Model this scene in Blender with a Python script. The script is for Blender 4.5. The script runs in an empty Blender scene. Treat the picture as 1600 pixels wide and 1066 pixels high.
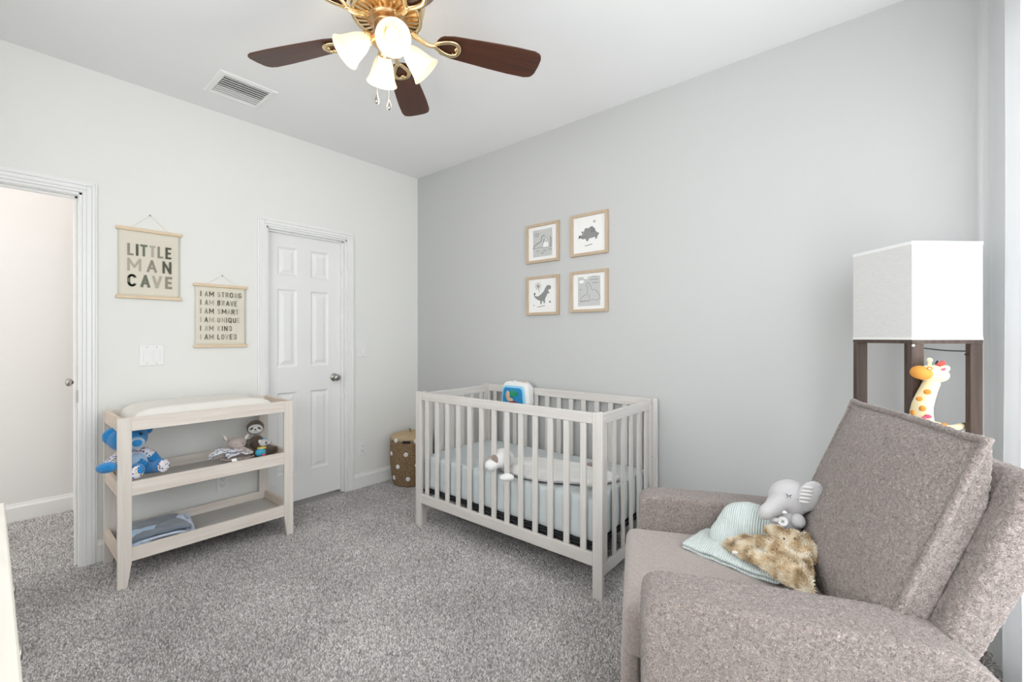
import bpy, bmesh, math, random
import numpy as np
from mathutils import Vector, Matrix, Euler, noise
from mathutils.geometry import tessellate_polygon
random.seed(7); rng = np.random.default_rng(11)
S = bpy.context.scene; COL = S.collection
PI = math.pi
# ------------------------------------------------------------------ camera, world, lights, exposure
FPX = 695.5; HOR = 527.0; YAW = math.radians(40.35); CAM = Vector((3.372, -2.604, 1.259))
cd = bpy.data.cameras.new('camera'); cam = bpy.data.objects.new('camera', cd); COL.objects.link(cam)
cam.location = CAM; cam.rotation_euler = (PI/2, 0, YAW)
cd.sensor_width = 36; cd.lens = 36*FPX/1600; cd.shift_y = (HOR-533)/1600; cd.clip_start = 0.02; cd.clip_end = 60
S.camera = cam
S.view_settings.view_transform = 'Standard'; S.view_settings.look = 'None'
S.view_settings.gamma = 1; S.view_settings.use_curve_mapping = False; S.view_settings.exposure = -0.75
w = bpy.data.worlds.new('world'); S.world = w; w.use_nodes = True
w.node_tree.nodes['Background'].inputs[0].default_value = (0.93, 0.97, 1.0, 1)
w.node_tree.nodes['Background'].inputs[1].default_value = 3.0

def area(name, loc, rot, sx, sy, power, color=(1, 1, 1)):
    l = bpy.data.lights.new(name, 'AREA'); l.shape = 'RECTANGLE'; l.size = sx; l.size_y = sy
    l.energy = power; l.color = color
    o = bpy.data.objects.new(name, l); COL.objects.link(o); o.location = loc; o.rotation_euler = rot
    return o
area('daylight_side_window', (4.02, -1.68, 1.26), (0, PI/2, 0), 2.3, 2.3, 118, (0.96, 0.98, 1.0))
area('fill_front_window', (2.25, -3.45, 1.62), (PI/2, 0, 0), 1.8, 1.5, 50, (0.97, 0.985, 1.0))  # added fill light behind the camera, shining through the invented front window
area('hall_ceiling_fill', (-0.6, -3.1, 2.70), (0, 0, 0), 0.9, 1.6, 9, (1.0, 0.955, 0.93))  # unseen ceiling light added to brighten the hall, no fixture modelled
area('hall_end_fill', (-0.62, -4.15, 1.35), (PI/2, 0, 0), 0.8, 2.2, 27, (1.0, 0.975, 0.96))  # added fill inside the closed hall end, evens out the hall wall

def ray(px, py):
    F = Vector((-math.sin(YAW), math.cos(YAW), 0)); R = Vector((math.cos(YAW), math.sin(YAW), 0))
    return F + R*((px-800)/FPX) + Vector((0, 0, -(py-HOR)/FPX))
def onX(px, py, x=0.0): d = ray(px, py); return CAM + d*((x-CAM.x)/d.x)
def onY(px, py, y=0.0): d = ray(px, py); return CAM + d*((y-CAM.y)/d.y)
def onZ(px, py, z=0.0): d = ray(px, py); return CAM + d*((z-CAM.z)/d.z)

# ------------------------------------------------------------------ materials
def s2l(c):
    return tuple((v/255/12.92 if v/255 <= .04045 else ((v/255+.055)/1.055)**2.4) for v in c)
def newmat(name):
    m = bpy.data.materials.new(name); m.use_nodes = True; nt = m.node_tree
    return m, nt, nt.nodes['Principled BSDF']
def N(nt, t, **kw):
    n = nt.nodes.new(t)
    for k, v in kw.items():
        if k in n.inputs: n.inputs[k].default_value = v
        else: setattr(n, k, v)
    return n
def plain(name, rgb, rough=.6, metal=0.0, var=.04, scale=8, bump=0.0, bscale=200, spec=.5, coat=0, emit=None, es=0, sheen=0):
    m, nt, p = newmat(name); L = nt.links
    c = s2l(rgb)
    tc = N(nt, 'ShaderNodeTexCoord'); n = N(nt, 'ShaderNodeTexNoise', Scale=scale, Detail=3)
    L.new(tc.outputs['Object'], n.inputs['Vector'])
    r = N(nt, 'ShaderNodeMix', data_type='RGBA')
    r.inputs[6].default_value = (*[v*(1-var) for v in c], 1); r.inputs[7].default_value = (*[min(1, v*(1+var)) for v in c], 1)
    L.new(n.outputs['Fac'], r.inputs[0]); L.new(r.outputs[2], p.inputs['Base Color'])
    p.inputs['Roughness'].default_value = rough; p.inputs['Metallic'].default_value = metal
    p.inputs['Specular IOR Level'].default_value = spec; p.inputs['Coat Weight'].default_value = coat
    p.inputs['Sheen Weight'].default_value = sheen
    if bump:
        b = N(nt, 'ShaderNodeTexNoise', Scale=bscale, Detail=4); L.new(tc.outputs['Object'], b.inputs['Vector'])
        bm = N(nt, 'ShaderNodeBump', Strength=bump, Distance=.002); L.new(b.outputs['Fac'], bm.inputs['Height']); L.new(bm.outputs[0], p.inputs['Normal'])
    if emit: p.inputs['Emission Color'].default_value = (*s2l(emit), 1); p.inputs['Emission Strength'].default_value = es
    return m
def wood(name, a, b, axis, rough=.55, fine=60, contrast=1.0):
    m, nt, p = newmat(name); L = nt.links
    tc = N(nt, 'ShaderNodeTexCoord'); mp = N(nt, 'ShaderNodeMapping'); L.new(tc.outputs['Object'], mp.inputs[0])
    sc = [fine, fine, fine]; sc['xyz'.index(axis)] = fine*.045; mp.inputs['Scale'].default_value = sc
    n = N(nt, 'ShaderNodeTexNoise', Scale=1.0, Detail=5, Roughness=.6, Distortion=.5); L.new(mp.outputs[0], n.inputs['Vector'])
    cr = N(nt, 'ShaderNodeValToRGB'); L.new(n.outputs['Fac'], cr.inputs[0])
    cr.color_ramp.elements[0].position = .5-.22/contrast; cr.color_ramp.elements[1].position = .5+.22/contrast
    cr.color_ramp.elements[0].color = (*s2l(a), 1); cr.color_ramp.elements[1].color = (*s2l(b), 1)
    L.new(cr.outputs[0], p.inputs['Base Color']); p.inputs['Roughness'].default_value = rough
    bm = N(nt, 'ShaderNodeBump', Strength=.15, Distance=.001); L.new(n.outputs['Fac'], bm.inputs['Height']); L.new(bm.outputs[0], p.inputs['Normal'])
    return m
def wall_paint(name, rgb, rough=.75, bs=90, st=.22):
    m, nt, p = newmat(name); L = nt.links
    tc = N(nt, 'ShaderNodeTexCoord'); n = N(nt, 'ShaderNodeTexNoise', Scale=bs, Detail=3, Roughness=.5); L.new(tc.outputs['Object'], n.inputs['Vector'])
    p.inputs['Base Color'].default_value = (*s2l(rgb), 1); p.inputs['Roughness'].default_value = rough
    p.inputs['Specular IOR Level'].default_value = .3
    bm = N(nt, 'ShaderNodeBump', Strength=st, Distance=.0012); L.new(n.outputs['Fac'], bm.inputs['Height']); L.new(bm.outputs[0], p.inputs['Normal'])
    return m
def boucle(name, dark, light, scale=210, strength=1.0, dist=.006):
    m, nt, p = newmat(name); L = nt.links
    tc = N(nt, 'ShaderNodeTexCoord')
    n0 = N(nt, 'ShaderNodeTexNoise', Scale=scale*.5, Detail=2); L.new(tc.outputs['Object'], n0.inputs['Vector'])
    mx = N(nt, 'ShaderNodeMix', data_type='RGBA'); mx.inputs[0].default_value = .018
    L.new(tc.outputs['Object'], mx.inputs[6]); L.new(n0.outputs['Color'], mx.inputs[7])
    v = N(nt, 'ShaderNodeTexNoise', Scale=scale, Detail=3, Roughness=.55, Distortion=1.2); L.new(mx.outputs[2], v.inputs['Vector'])
    cr = N(nt, 'ShaderNodeValToRGB'); L.new(v.outputs['Fac'], cr.inputs[0])
    cr.color_ramp.elements[0].position = .36; cr.color_ramp.elements[1].position = .64
    cr.color_ramp.elements[0].color = (*s2l(dark), 1); cr.color_ramp.elements[1].color = (*s2l(light), 1)
    L.new(cr.outputs[0], p.inputs['Base Color']); p.inputs['Roughness'].default_value = .95
    p.inputs['Specular IOR Level'].default_value = .15; p.inputs['Sheen Weight'].default_value = .5; p.inputs['Sheen Roughness'].default_value = .5
    bm = N(nt, 'ShaderNodeBump', Strength=strength, Distance=dist); L.new(v.outputs['Fac'], bm.inputs['Height']); L.new(bm.outputs[0], p.inputs['Normal'])
    return m

M = {}
M['wallA'] = wall_paint('off_white_wall_paint', (238, 238, 234))
M['wallB'] = wall_paint('pale_grey_wall_paint', (199, 200, 199))
M['hall'] = wall_paint('hall_wall_paint', (235, 233, 231))
M['ceil'] = wall_paint('ceiling_paint', (245, 245, 245), .85, 60, .3)
M['trim'] = plain('white_trim_enamel', (243, 243, 241), .35, var=.01)
M['door'] = plain('white_door_enamel', (243, 243, 242), .4, var=.01)
M['nickel'] = plain('brushed_nickel', (170, 165, 160), .28, 1.0, .03)
M['brass'] = plain('polished_brass', (238, 212, 166), .2, 1.0, .05)
M['brassdark'] = plain('antique_brass', (208, 172, 130), .3, 1.0, .1)
M['twz'] = wood('whitewashed_wood_vertical', (220, 210, 199), (236, 230, 222), 'z')
M['twy'] = wood('whitewashed_wood_along_y', (220, 208, 197), (237, 230, 221), 'y')
M['twx'] = wood('whitewashed_wood_along_x', (216, 198, 181), (231, 217, 203), 'x')
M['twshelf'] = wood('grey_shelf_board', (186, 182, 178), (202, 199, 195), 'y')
M['cwz'] = wood('pale_crib_wood_vertical', (206, 202, 196), (224, 221, 217), 'z')
M['cwx'] = wood('pale_crib_wood_along_x', (205, 200, 195), (223, 219, 215), 'x')
M['cwy'] = wood('pale_crib_wood_along_y', (208, 204, 199), (226, 223, 219), 'y')
M['frame'] = wood('light_oak_frame', (182, 160, 134), (203, 184, 160), 'z', fine=120)
M['dowel'] = wood('pale_dowel_wood', (220, 196, 164), (236, 216, 188), 'y', fine=120)
M['white'] = plain('white_plastic', (242, 242, 240), .4, var=.01)
M['print'] = plain('white_print_paper', (238, 238, 236), .6, var=.01)
M['greyprint'] = plain('grey_print_ink', (196, 197, 195), .6, var=.06, scale=60)
M['ink1'] = plain('dark_grey_ink', (84, 86, 84), .7, var=.25, scale=150)
M['ink2'] = plain('mid_grey_ink', (140, 141, 139), .7, var=.15, scale=150)
M['ink3'] = plain('light_grey_ink', (176, 176, 173), .7, var=.1, scale=150)
M['canvas'] = plain('cream_canvas', (228, 222, 206), .9, var=.05, scale=300, bump=.3, bscale=500)
M['t_dark'] = plain('dark_olive_letter_paint', (92, 90, 76), .8, var=.35, scale=120)
M['t_green'] = plain('grey_green_letter_paint', (116, 120, 104), .8, var=.3, scale=120)
M['t_mid'] = plain('taupe_letter_paint', (150, 144, 128), .8, var=.2, scale=120)
M['t_light'] = plain('pale_taupe_letter_paint', (183, 176, 160), .8, var=.1, scale=120)
M['black'] = plain('black_plastic', (28, 28, 30), .45)
M['darkvoid'] = plain('dark_duct', (105, 105, 103), .9)
M['pad'] = plain('cream_vinyl_pad', (230, 227, 220), .45, var=.02, bump=.1, bscale=80)
M['dresser'] = wood('pale_dresser_top', (204, 199, 189), (216, 211, 202), 'x')
M['walnut'] = wood('dark_walnut_blade', (50, 25, 14), (88, 46, 26), 'x', .38, 40)
M['lampwood'] = wood('dark_stained_lamp_wood', (62, 50, 45), (96, 78, 68), 'z', .5, 60)
M['chair'] = boucle('taupe_teddy_fabric', (116, 100, 92), (196, 181, 174), 210, 1.0, .008)
M['chairsmooth'] = boucle('taupe_teddy_fabric_worn', (146, 132, 126), (188, 175, 169), 260, .7, .003)
M['mint'] = None
M['sheet'] = plain('pale_blue_grey_sheet', (200, 206, 207), .85, var=.03, bump=.15, bscale=30)
M['mattdark'] = plain('black_mattress_binding', (30, 32, 34), .8)
M['bluebear'] = boucle('blue_plush', (20, 118, 190), (60, 158, 222), 260, .7, .003)
M['paleblue'] = plain('pale_blue_plush', (178, 208, 236), .9, var=.08, scale=60, sheen=.5)
M['sloth'] = boucle('brown_plush', (74, 62, 50), (132, 116, 98), 220, .9, .004)
M['cream'] = plain('cream_plush', (232, 226, 214), .9, var=.03, sheen=.4)
M['offwhite'] = plain('white_plush', (233, 232, 230), .9, var=.03, sheen=.4)
M['greyplush'] = plain('light_grey_knit', (196, 194, 195), .92, var=.05, scale=120, bump=.35, bscale=300, sheen=.3)
M['pinkgrey'] = plain('pinkish_grey_velour', (186, 172, 166), .9, var=.06, scale=90, sheen=.4)
M['taupeplush'] = plain('taupe_plush', (150, 136, 128), .9, var=.08, sheen=.4)
M['teal'] = plain('teal_plush', (70, 170, 200), .85, var=.1)
M['yellow'] = plain('yellow_felt', (236, 208, 110), .85)
M['pink'] = plain('pink_felt', (208, 96, 124), .85)
M['red'] = plain('coral_felt', (214, 92, 84), .85)
M['giraffe'] = plain('cream_yellow_plush', (240, 226, 182), .85, var=.03, sheen=.3)
M['orange'] = plain('orange_plush', (226, 158, 70), .85, var=.08)
M['orangespot'] = plain('ochre_spot', (206, 136, 52), .85, var=.05)
M['tag'] = plain('white_tag', (244, 244, 244), .6)
M['glassblue'] = plain('blue_screen_panel', (40, 140, 196), .15, var=.2, scale=30)
M['bluerim'] = plain('light_blue_plastic', (150, 212, 240), .3)
M['tanplastic'] = plain('tan_plastic', (214, 180, 150), .4)
M['greenleaf'] = plain('green_plastic', (30, 150, 110), .4)
M['redplastic'] = plain('dark_red_plastic', (150, 30, 40), .4)
M['rod'] = plain('white_rod', (225, 225, 225), .4)

def carpet_mat(name, tuft):
    m, nt, p = newmat(name); L = nt.links
    tc = N(nt, 'ShaderNodeTexCoord')
    cr = N(nt, 'ShaderNodeValToRGB')
    if tuft:
        at = N(nt, 'ShaderNodeAttribute', attribute_name='shade'); L.new(at.outputs['Fac'], cr.inputs[0])
        e = cr.color_ramp.elements
        e[0].position = 0; e[0].color = (*s2l((134, 130, 128)), 1); e[1].position = 1; e[1].color = (*s2l((250, 248, 246)), 1)
        k = e.new(.3); k.color = (*s2l((180, 176, 174)), 1); k = e.new(.65); k.color = (*s2l((216, 212, 210)), 1)
    else:
        n = N(nt, 'ShaderNodeTexNoise', Scale=170, Detail=3, Roughness=.7); L.new(tc.outputs['Object'], n.inputs['Vector']); L.new(n.outputs['Fac'], cr.inputs[0])
        cr.color_ramp.elements[0].position = .35; cr.color_ramp.elements[1].position = .65
        cr.color_ramp.elements[0].color = (*s2l((120, 117, 115)), 1); cr.color_ramp.elements[1].color = (*s2l((210, 206, 203)), 1)
        bm = N(nt, 'ShaderNodeBump', Strength=1, Distance=.006); L.new(n.outputs['Fac'], bm.inputs['Height']); L.new(bm.outputs[0], p.inputs['Normal'])
    # large faint vacuum / foot patches in the pile
    b = N(nt, 'ShaderNodeTexNoise', Scale=2.2, Detail=2); L.new(tc.outputs['Object'], b.inputs['Vector'])
    mr = N(nt, 'ShaderNodeMapRange'); mr.inputs[3].default_value = .86; mr.inputs[4].default_value = 1.12; mr.inputs[1].default_value = .3; mr.inputs[2].default_value = .7
    L.new(b.outputs['Fac'], mr.inputs[0])
    mu = N(nt, 'ShaderNodeMix', data_type='RGBA', blend_type='MULTIPLY'); mu.inputs[0].default_value = 1
    L.new(cr.outputs[0], mu.inputs[6]); L.new(mr.outputs[0], mu.inputs[7]); L.new(mu.outputs[2], p.inputs['Base Color'])
    p.inputs['Roughness'].default_value = .95; p.inputs['Specular IOR Level'].default_value = .1
    return m
M['carpet'] = carpet_mat('grey_cut_pile_carpet', False); M['tuft'] = carpet_mat('grey_carpet_yarn', True)

def sheer(name, rgb, trans=.35, open_=.22):
    m = bpy.data.materials.new(name); m.use_nodes = True; nt = m.node_tree; nt.nodes.clear(); L = nt.links
    c = (*s2l(rgb), 1)
    d = N(nt, 'ShaderNodeBsdfDiffuse', Color=c); t = N(nt, 'ShaderNodeBsdfTranslucent', Color=c); tr = N(nt, 'ShaderNodeBsdfTransparent')
    tc = N(nt, 'ShaderNodeTexCoord'); wv = N(nt, 'ShaderNodeTexWave', Scale=140, Distortion=.6); L.new(tc.outputs['Object'], wv.inputs['Vector'])
    m1 = N(nt, 'ShaderNodeMixShader'); m1.inputs[0].default_value = .6; L.new(d.outputs[0], m1.inputs[1]); L.new(t.outputs[0], m1.inputs[2])
    m2 = N(nt, 'ShaderNodeMixShader'); L.new(m1.outputs[0], m2.inputs[1]); L.new(tr.outputs[0], m2.inputs[2])
    mr = N(nt, 'ShaderNodeMapRange'); mr.inputs[3].default_value = open_*.6; mr.inputs[4].default_value = open_*1.4; L.new(wv.outputs['Fac'], mr.inputs[0]); L.new(mr.outputs[0], m2.inputs[0])
    o = N(nt, 'ShaderNodeOutputMaterial'); L.new(m2.outputs[0], o.inputs[0]); return m
M['sheer'] = sheer('sheer_white_curtain', (246, 247, 248), open_=.14)
def paper(name):
    m, nt, p = newmat(name); L = nt.links
    tc = N(nt, 'ShaderNodeTexCoord'); mp = N(nt, 'ShaderNodeMapping'); mp.inputs['Scale'].default_value = (40, 40, 420); L.new(tc.outputs['Object'], mp.inputs[0])
    n = N(nt, 'ShaderNodeTexNoise', Scale=1, Detail=3); L.new(mp.outputs[0], n.inputs['Vector'])
    r = N(nt, 'ShaderNodeMix', data_type='RGBA'); r.inputs[6].default_value = (*s2l((198, 198, 196)), 1); r.inputs[7].default_value = (*s2l((222, 222, 221)), 1)
    L.new(n.outputs['Fac'], r.inputs[0]); L.new(r.outputs[2], p.inputs['Base Color']); p.inputs['Roughness'].default_value = .85
    p.inputs['Emission Color'].default_value = (1, .97, .92, 1); p.inputs['Emission Strength'].default_value = .10
    bm = N(nt, 'ShaderNodeBump', Strength=.3, Distance=.001); L.new(n.outputs['Fac'], bm.inputs['Height']); L.new(bm.outputs[0], p.inputs['Normal'])
    return m
M['lampshade'] = paper('white_linen_lampshade')
M['alabaster'] = plain('alabaster_glass', (252, 240, 216), .35, var=.06, scale=25, emit=(255, 226, 182), es=.42)
M['bulb'] = plain('glowing_bulb', (255, 250, 235), .3, emit=(255, 240, 214), es=2.2)
def knit(name, rgb, axis='x', scale=150):
    m, nt, p = newmat(name); L = nt.links
    tc = N(nt, 'ShaderNodeTexCoord'); wv = N(nt, 'ShaderNodeTexWave', Scale=scale/6.283, Distortion=.4, bands_direction=axis.upper()); L.new(tc.outputs['Object'], wv.inputs['Vector'])
    c = s2l(rgb); r = N(nt, 'ShaderNodeMix', data_type='RGBA'); r.inputs[6].default_value = (*[v*.8 for v in c], 1); r.inputs[7].default_value = (*c, 1)
    L.new(wv.outputs['Fac'], r.inputs[0]); L.new(r.outputs[2], p.inputs['Base Color']); p.inputs['Roughness'].default_value = .95; p.inputs['Sheen Weight'].default_value = .3
    bm = N(nt, 'ShaderNodeBump', Strength=.8, Distance=.003); L.new(wv.outputs['Fac'], bm.inputs['Height']); L.new(bm.outputs[0], p.inputs['Normal'])
    return m
M['mint'] = knit('mint_knit_cotton', (226, 238, 235), 'x', 270); M['mint2'] = knit('mint_knit_cotton_rib', (222, 234, 231), 'x', 270)
def wicker(name):
    m, nt, p = newmat(name); L = nt.links
    tc = N(nt, 'ShaderNodeTexCoord'); n = N(nt, 'ShaderNodeTexNoise', Scale=90, Detail=4, Roughness=.7); L.new(tc.outputs['Object'], n.inputs['Vector'])
    cr = N(nt, 'ShaderNodeValToRGB'); L.new(n.outputs['Fac'], cr.inputs[0]); e = cr.color_ramp.elements
    e[0].position = .3; e[0].color = (*s2l((96, 72, 48)), 1); e[1].position = .7; e[1].color = (*s2l((176, 148, 114)), 1)
    L.new(cr.outputs[0], p.inputs['Base Color']); p.inputs['Roughness'].default_value = .8; return m
M['wicker'] = wicker('brown_seagrass'); M['wickerlid'] = plain('pale_seagrass_lid', (190, 166, 134), .8, var=.2, scale=60)
def floral(name, base, cols, scale=110):
    m, nt, p = newmat(name); L = nt.links
    tc = N(nt, 'ShaderNodeTexCoord'); v = N(nt, 'ShaderNodeTexVoronoi', Scale=scale); L.new(tc.outputs['Object'], v.inputs['Vector'])
    sp = N(nt, 'ShaderNodeSeparateColor'); L.new(v.outputs['Color'], sp.inputs[0])
    cr = N(nt, 'ShaderNodeValToRGB'); cr.color_ramp.interpolation = 'CONSTANT'; e = cr.color_ramp.elements
    e[0].position = 0; e[0].color = (*s2l(cols[0]), 1); e[1].position = .999; e[1].color = (*s2l(base), 1)
    for i, c in enumerate(cols[1:]):
        k = e.new((i+1)/len(cols)); k.color = (*s2l(c), 1)
    L.new(sp.outputs[0], cr.inputs[0])
    lt = N(nt, 'ShaderNodeMath', operation='LESS_THAN'); lt.inputs[1].default_value = .38; L.new(v.outputs['Distance'], lt.inputs[0])
    mx = N(nt, 'ShaderNodeMix', data_type='RGBA'); mx.inputs[6].default_value = (*s2l(base), 1); L.new(cr.outputs[0], mx.inputs[7]); L.new(lt.outputs[0], mx.inputs[0])
    L.new(mx.outputs[2], p.inputs['Base Color']); p.inputs['Roughness'].default_value = .9; return m
M['floral'] = floral('multicolour_print_fabric', (232, 230, 238), [(40, 60, 130), (220, 120, 60), (60, 140, 200), (150, 50, 90), (240, 200, 90), (70, 100, 80)], 85)
M['leafprint'] = floral('white_fabric_with_grey_print', (226, 226, 232), [(90, 98, 124), (120, 128, 150), (226, 226, 232), (140, 146, 165)], 70)
M['furtuft'] = None
def attrmat(name, cols):
    m, nt, p = newmat(name); L = nt.links
    at = N(nt, 'ShaderNodeAttribute', attribute_name='shade'); cr = N(nt, 'ShaderNodeValToRGB'); L.new(at.outputs['Fac'], cr.inputs[0])
    e = cr.color_ramp.elements; e[0].position = 0; e[0].color = (*s2l(cols[0]), 1); e[1].position = 1; e[1].color = (*s2l(cols[-1]), 1)
    for i, c in enumerate(cols[1:-1]): k = e.new((i+1)/(len(cols)-1)); k.color = (*s2l(c), 1)
    L.new(cr.outputs[0], p.inputs['Base Color']); p.inputs['Roughness'].default_value = .9; return m
M['furtuft'] = attrmat('tan_long_fur', [(192, 160, 120), (222, 200, 164), (240, 225, 198), (250, 242, 226)])
M['furbase'] = plain('tan_fur_base', (206, 180, 142), .95, var=.15, scale=50)
def glass(name):
    m = bpy.data.materials.new(name); m.use_nodes = True; nt = m.node_tree; nt.nodes.clear(); L = nt.links
    g = N(nt, 'ShaderNodeBsdfGlossy', Roughness=.02); t = N(nt, 'ShaderNodeBsdfTransparent'); mx = N(nt, 'ShaderNodeMixShader'); mx.inputs[0].default_value = .06
    L.new(t.outputs[0], mx.inputs[1]); L.new(g.outputs[0], mx.inputs[2]); o = N(nt, 'ShaderNodeOutputMaterial'); L.new(mx.outputs[0], o.inputs[0]); return m
M['glass'] = glass('window_glass')
M['bagplastic'] = plain('clear_bag_plastic', (196, 206, 224), .15, coat=.5, var=.15, scale=40)
M['greyblue'] = plain('slate_blue_fleece', (116, 128, 142), .9, var=.06, sheen=.4)

# ------------------------------------------------------------------ helpers
def tag(o, label=None, cat=None, group=None, kind=None):
    if label: o['label'] = label
    if cat: o['category'] = cat
    if group: o['group'] = group
    if kind: o['kind'] = kind
    return o
def thing(name, label, cat, loc=(0, 0, 0), rz=0.0, group=None):
    o = bpy.data.objects.new(name, None); COL.objects.link(o); o.location = loc; o.rotation_euler = (0, 0, rz)
    o.empty_display_size = .05
    return tag(o, label, cat, group)
def obj(name, bm, mat, parent=None, smooth=False, mods=()):
    if isinstance(bm, bmesh.types.BMesh):
        bmesh.ops.recalc_face_normals(bm, faces=bm.faces)
        me = bpy.data.meshes.new(name); bm.to_mesh(me); bm.free()
    else: me = bm
    for m in (mat if isinstance(mat, (list, tuple)) else [mat]): me.materials.append(m)
    if smooth: me.shade_smooth()
    o = bpy.data.objects.new(name, me); COL.objects.link(o)
    if parent: o.parent = parent
    for m in mods: m(o)
    return o
def struct(name, bm, mat, parent=None, smooth=False, mods=()):
    o = obj(name, bm, mat, parent, smooth, mods)
    if not parent: o['kind'] = 'structure'
    return o
def mbevel(w=.004, seg=2, ang=30):
    def f(o):
        m = o.modifiers.new('bevel', 'BEVEL'); m.width = w; m.segments = seg; m.limit_method = 'ANGLE'; m.angle_limit = math.radians(ang)
        m.harden_normals = False
    return f
def mremesh(v=.006, sm=6, fac=.5):
    def f(o):
        m = o.modifiers.new('remesh', 'REMESH'); m.mode = 'VOXEL'; m.voxel_size = v; m.use_smooth_shade = True
        s = o.modifiers.new('smooth', 'SMOOTH'); s.iterations = sm; s.factor = fac
    return f
def msub(n=2):
    def f(o):
        m = o.modifiers.new('sub', 'SUBSURF'); m.levels = n; m.render_levels = n
    return f
def msolid(t, off=-1):
    def f(o):
        m = o.modifiers.new('solid', 'SOLIDIFY'); m.thickness = t; m.offset = off
    return f
def mdisp(strength, size, mid=.5, ttype='CLOUDS'):
    def f(o):
        t = bpy.data.textures.new('relief', ttype); t.noise_scale = size
        if ttype == 'CLOUDS': t.noise_depth = 2
        m = o.modifiers.new('disp', 'DISPLACE'); m.texture = t; m.strength = strength; m.mid_level = mid; m.texture_coords = 'LOCAL'
    return f
def NB(): return bmesh.new()
def box(bm, x0, x1, y0, y1, z0, z1, mi=0):
    vs = [bm.verts.new(p) for p in [(x0, y0, z0), (x1, y0, z0), (x1, y1, z0), (x0, y1, z0), (x0, y0, z1), (x1, y0, z1), (x1, y1, z1), (x0, y1, z1)]]
    fs = [bm.faces.new([vs[i] for i in f]) for f in [(0, 3, 2, 1), (4, 5, 6, 7), (0, 1, 5, 4), (1, 2, 6, 5), (2, 3, 7, 6), (3, 0, 4, 7)]]
    for f in fs: f.material_index = mi
    return vs
def bx(x0, x1, y0, y1, z0, z1):
    bm = NB(); box(bm, x0, x1, y0, y1, z0, z1); return bm
def lathe(bm, prof, seg=32, mat=Matrix(), cap=True):
    rings = []
    for r, z in prof:
        if r < 1e-5: rings.append([bm.verts.new(mat @ Vector((0, 0, z)))])
        else: rings.append([bm.verts.new(mat @ Vector((r*math.cos(2*PI*i/seg), r*math.sin(2*PI*i/seg), z))) for i in range(seg)])
    for a, b in zip(rings[:-1], rings[1:]):
        for i in range(seg):
            j = (i+1) % seg
            if len(a) == 1 and len(b) == 1: continue
            if len(a) == 1: bm.faces.new([a[0], b[i], b[j]])
            elif len(b) == 1: bm.faces.new([a[i], a[j], b[0]])
            else: bm.faces.new([a[i], a[j], b[j], b[i]])
    if cap:
        for r in (rings[0], rings[-1]):
            if len(r) > 2: bm.faces.new(r)
    return rings
def tube(bm, pts, r, seg=8, closed=False):
    pts = [Vector(p) for p in pts]; n = len(pts); rr = r if isinstance(r, (list, tuple)) else [r]*n
    rings = []; up = Vector((0, 0, 1)); prev = None
    for i, p in enumerate(pts):
        if closed: t = (pts[(i+1) % n]-pts[i-1]).normalized()
        else: t = (pts[min(i+1, n-1)]-pts[max(i-1, 0)]).normalized()
        a = prev if prev is not None else (up if abs(t.z) < .9 else Vector((1, 0, 0)))
        a = (a - t*a.dot(t)).normalized(); b = t.cross(a); prev = a
        rings.append([bm.verts.new(p + (a*math.cos(2*PI*k/seg)+b*math.sin(2*PI*k/seg))*rr[i]) for k in range(seg)])
    m = n if closed else n-1
    for i in range(m):
        A, B = rings[i], rings[(i+1) % n]
        for k in range(seg): bm.faces.new([A[k], A[(k+1) % seg], B[(k+1) % seg], B[k]])
    if not closed: bm.faces.new(rings[0]); bm.faces.new(rings[-1])
def ell(bm, c, r, rot=None, u=20, v=12):
    r = (r, r, r) if isinstance(r, (int, float)) else r
    mt = Matrix.Translation(c) @ (rot.to_matrix().to_4x4() if rot else Matrix()) @ Matrix.Diagonal((*r, 1))
    bmesh.ops.create_uvsphere(bm, u_segments=u, v_segments=v, radius=1, matrix=mt)
def prism(bm, pts, axis, a, b):
    """closed 2-d outline extruded along axis from a to b; pts give the two other coordinates in order"""
    def mk(p, w):
        return {'x': (w, p[0], p[1]), 'y': (p[0], w, p[1]), 'z': (p[0], p[1], w)}[axis]
    A = [bm.verts.new(mk(p, a)) for p in pts]; B = [bm.verts.new(mk(p, b)) for p in pts]; n = len(pts)
    bm.faces.new(A); bm.faces.new(B[::-1])
    for i in range(n): bm.faces.new([A[i], A[(i+1) % n], B[(i+1) % n], B[i]])
def xform(bm, mt): bmesh.ops.transform(bm, matrix=mt, verts=bm.verts)
def grid(nu, nv, f):
    bm = NB(); V = [[bm.verts.new(f(i/nu, j/nv)) for j in range(nv+1)] for i in range(nu+1)]
    for i in range(nu):
        for j in range(nv): bm.faces.new([V[i][j], V[i+1][j], V[i+1][j+1], V[i][j+1]])
    return bm
def spl(pts, n=8):
    """Catmull-Rom through points"""
    P = [Vector(p) for p in pts]; P = [P[0]*2-P[1]]+P+[P[-1]*2-P[-2]]; out = []
    for i in range(1, len(P)-2):
        for k in range(n):
            t = k/n; a, b, c, d = P[i-1:i+3]
            out.append(.5*((2*b)+(c-a)*t+(2*a-5*b+4*c-d)*t*t+(3*b-3*c+d-a)*t**3))
    out.append(P[-2]); return out
def frame_rect(bm, o, i, d0, d1, place):
    """rectangular ring; o,i=(a0,a1,b0,b1) outer/inner; depth d0..d1; place(a,b,d)->xyz"""
    def R(r, d): a0, a1, b0, b1 = r; return [bm.verts.new(place(*p, d)) for p in ((a0, b0), (a1, b0), (a1, b1), (a0, b1))]
    O0, O1, I0, I1 = R(o, d0), R(o, d1), R(i, d0), R(i, d1)
    for k in range(4):
        j = (k+1) % 4
        for q in ((O0, O1), (O1, I1), (I1, I0), (I0, O0)): bm.faces.new([q[0][k], q[0][j], q[1][j], q[1][k]])
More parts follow.
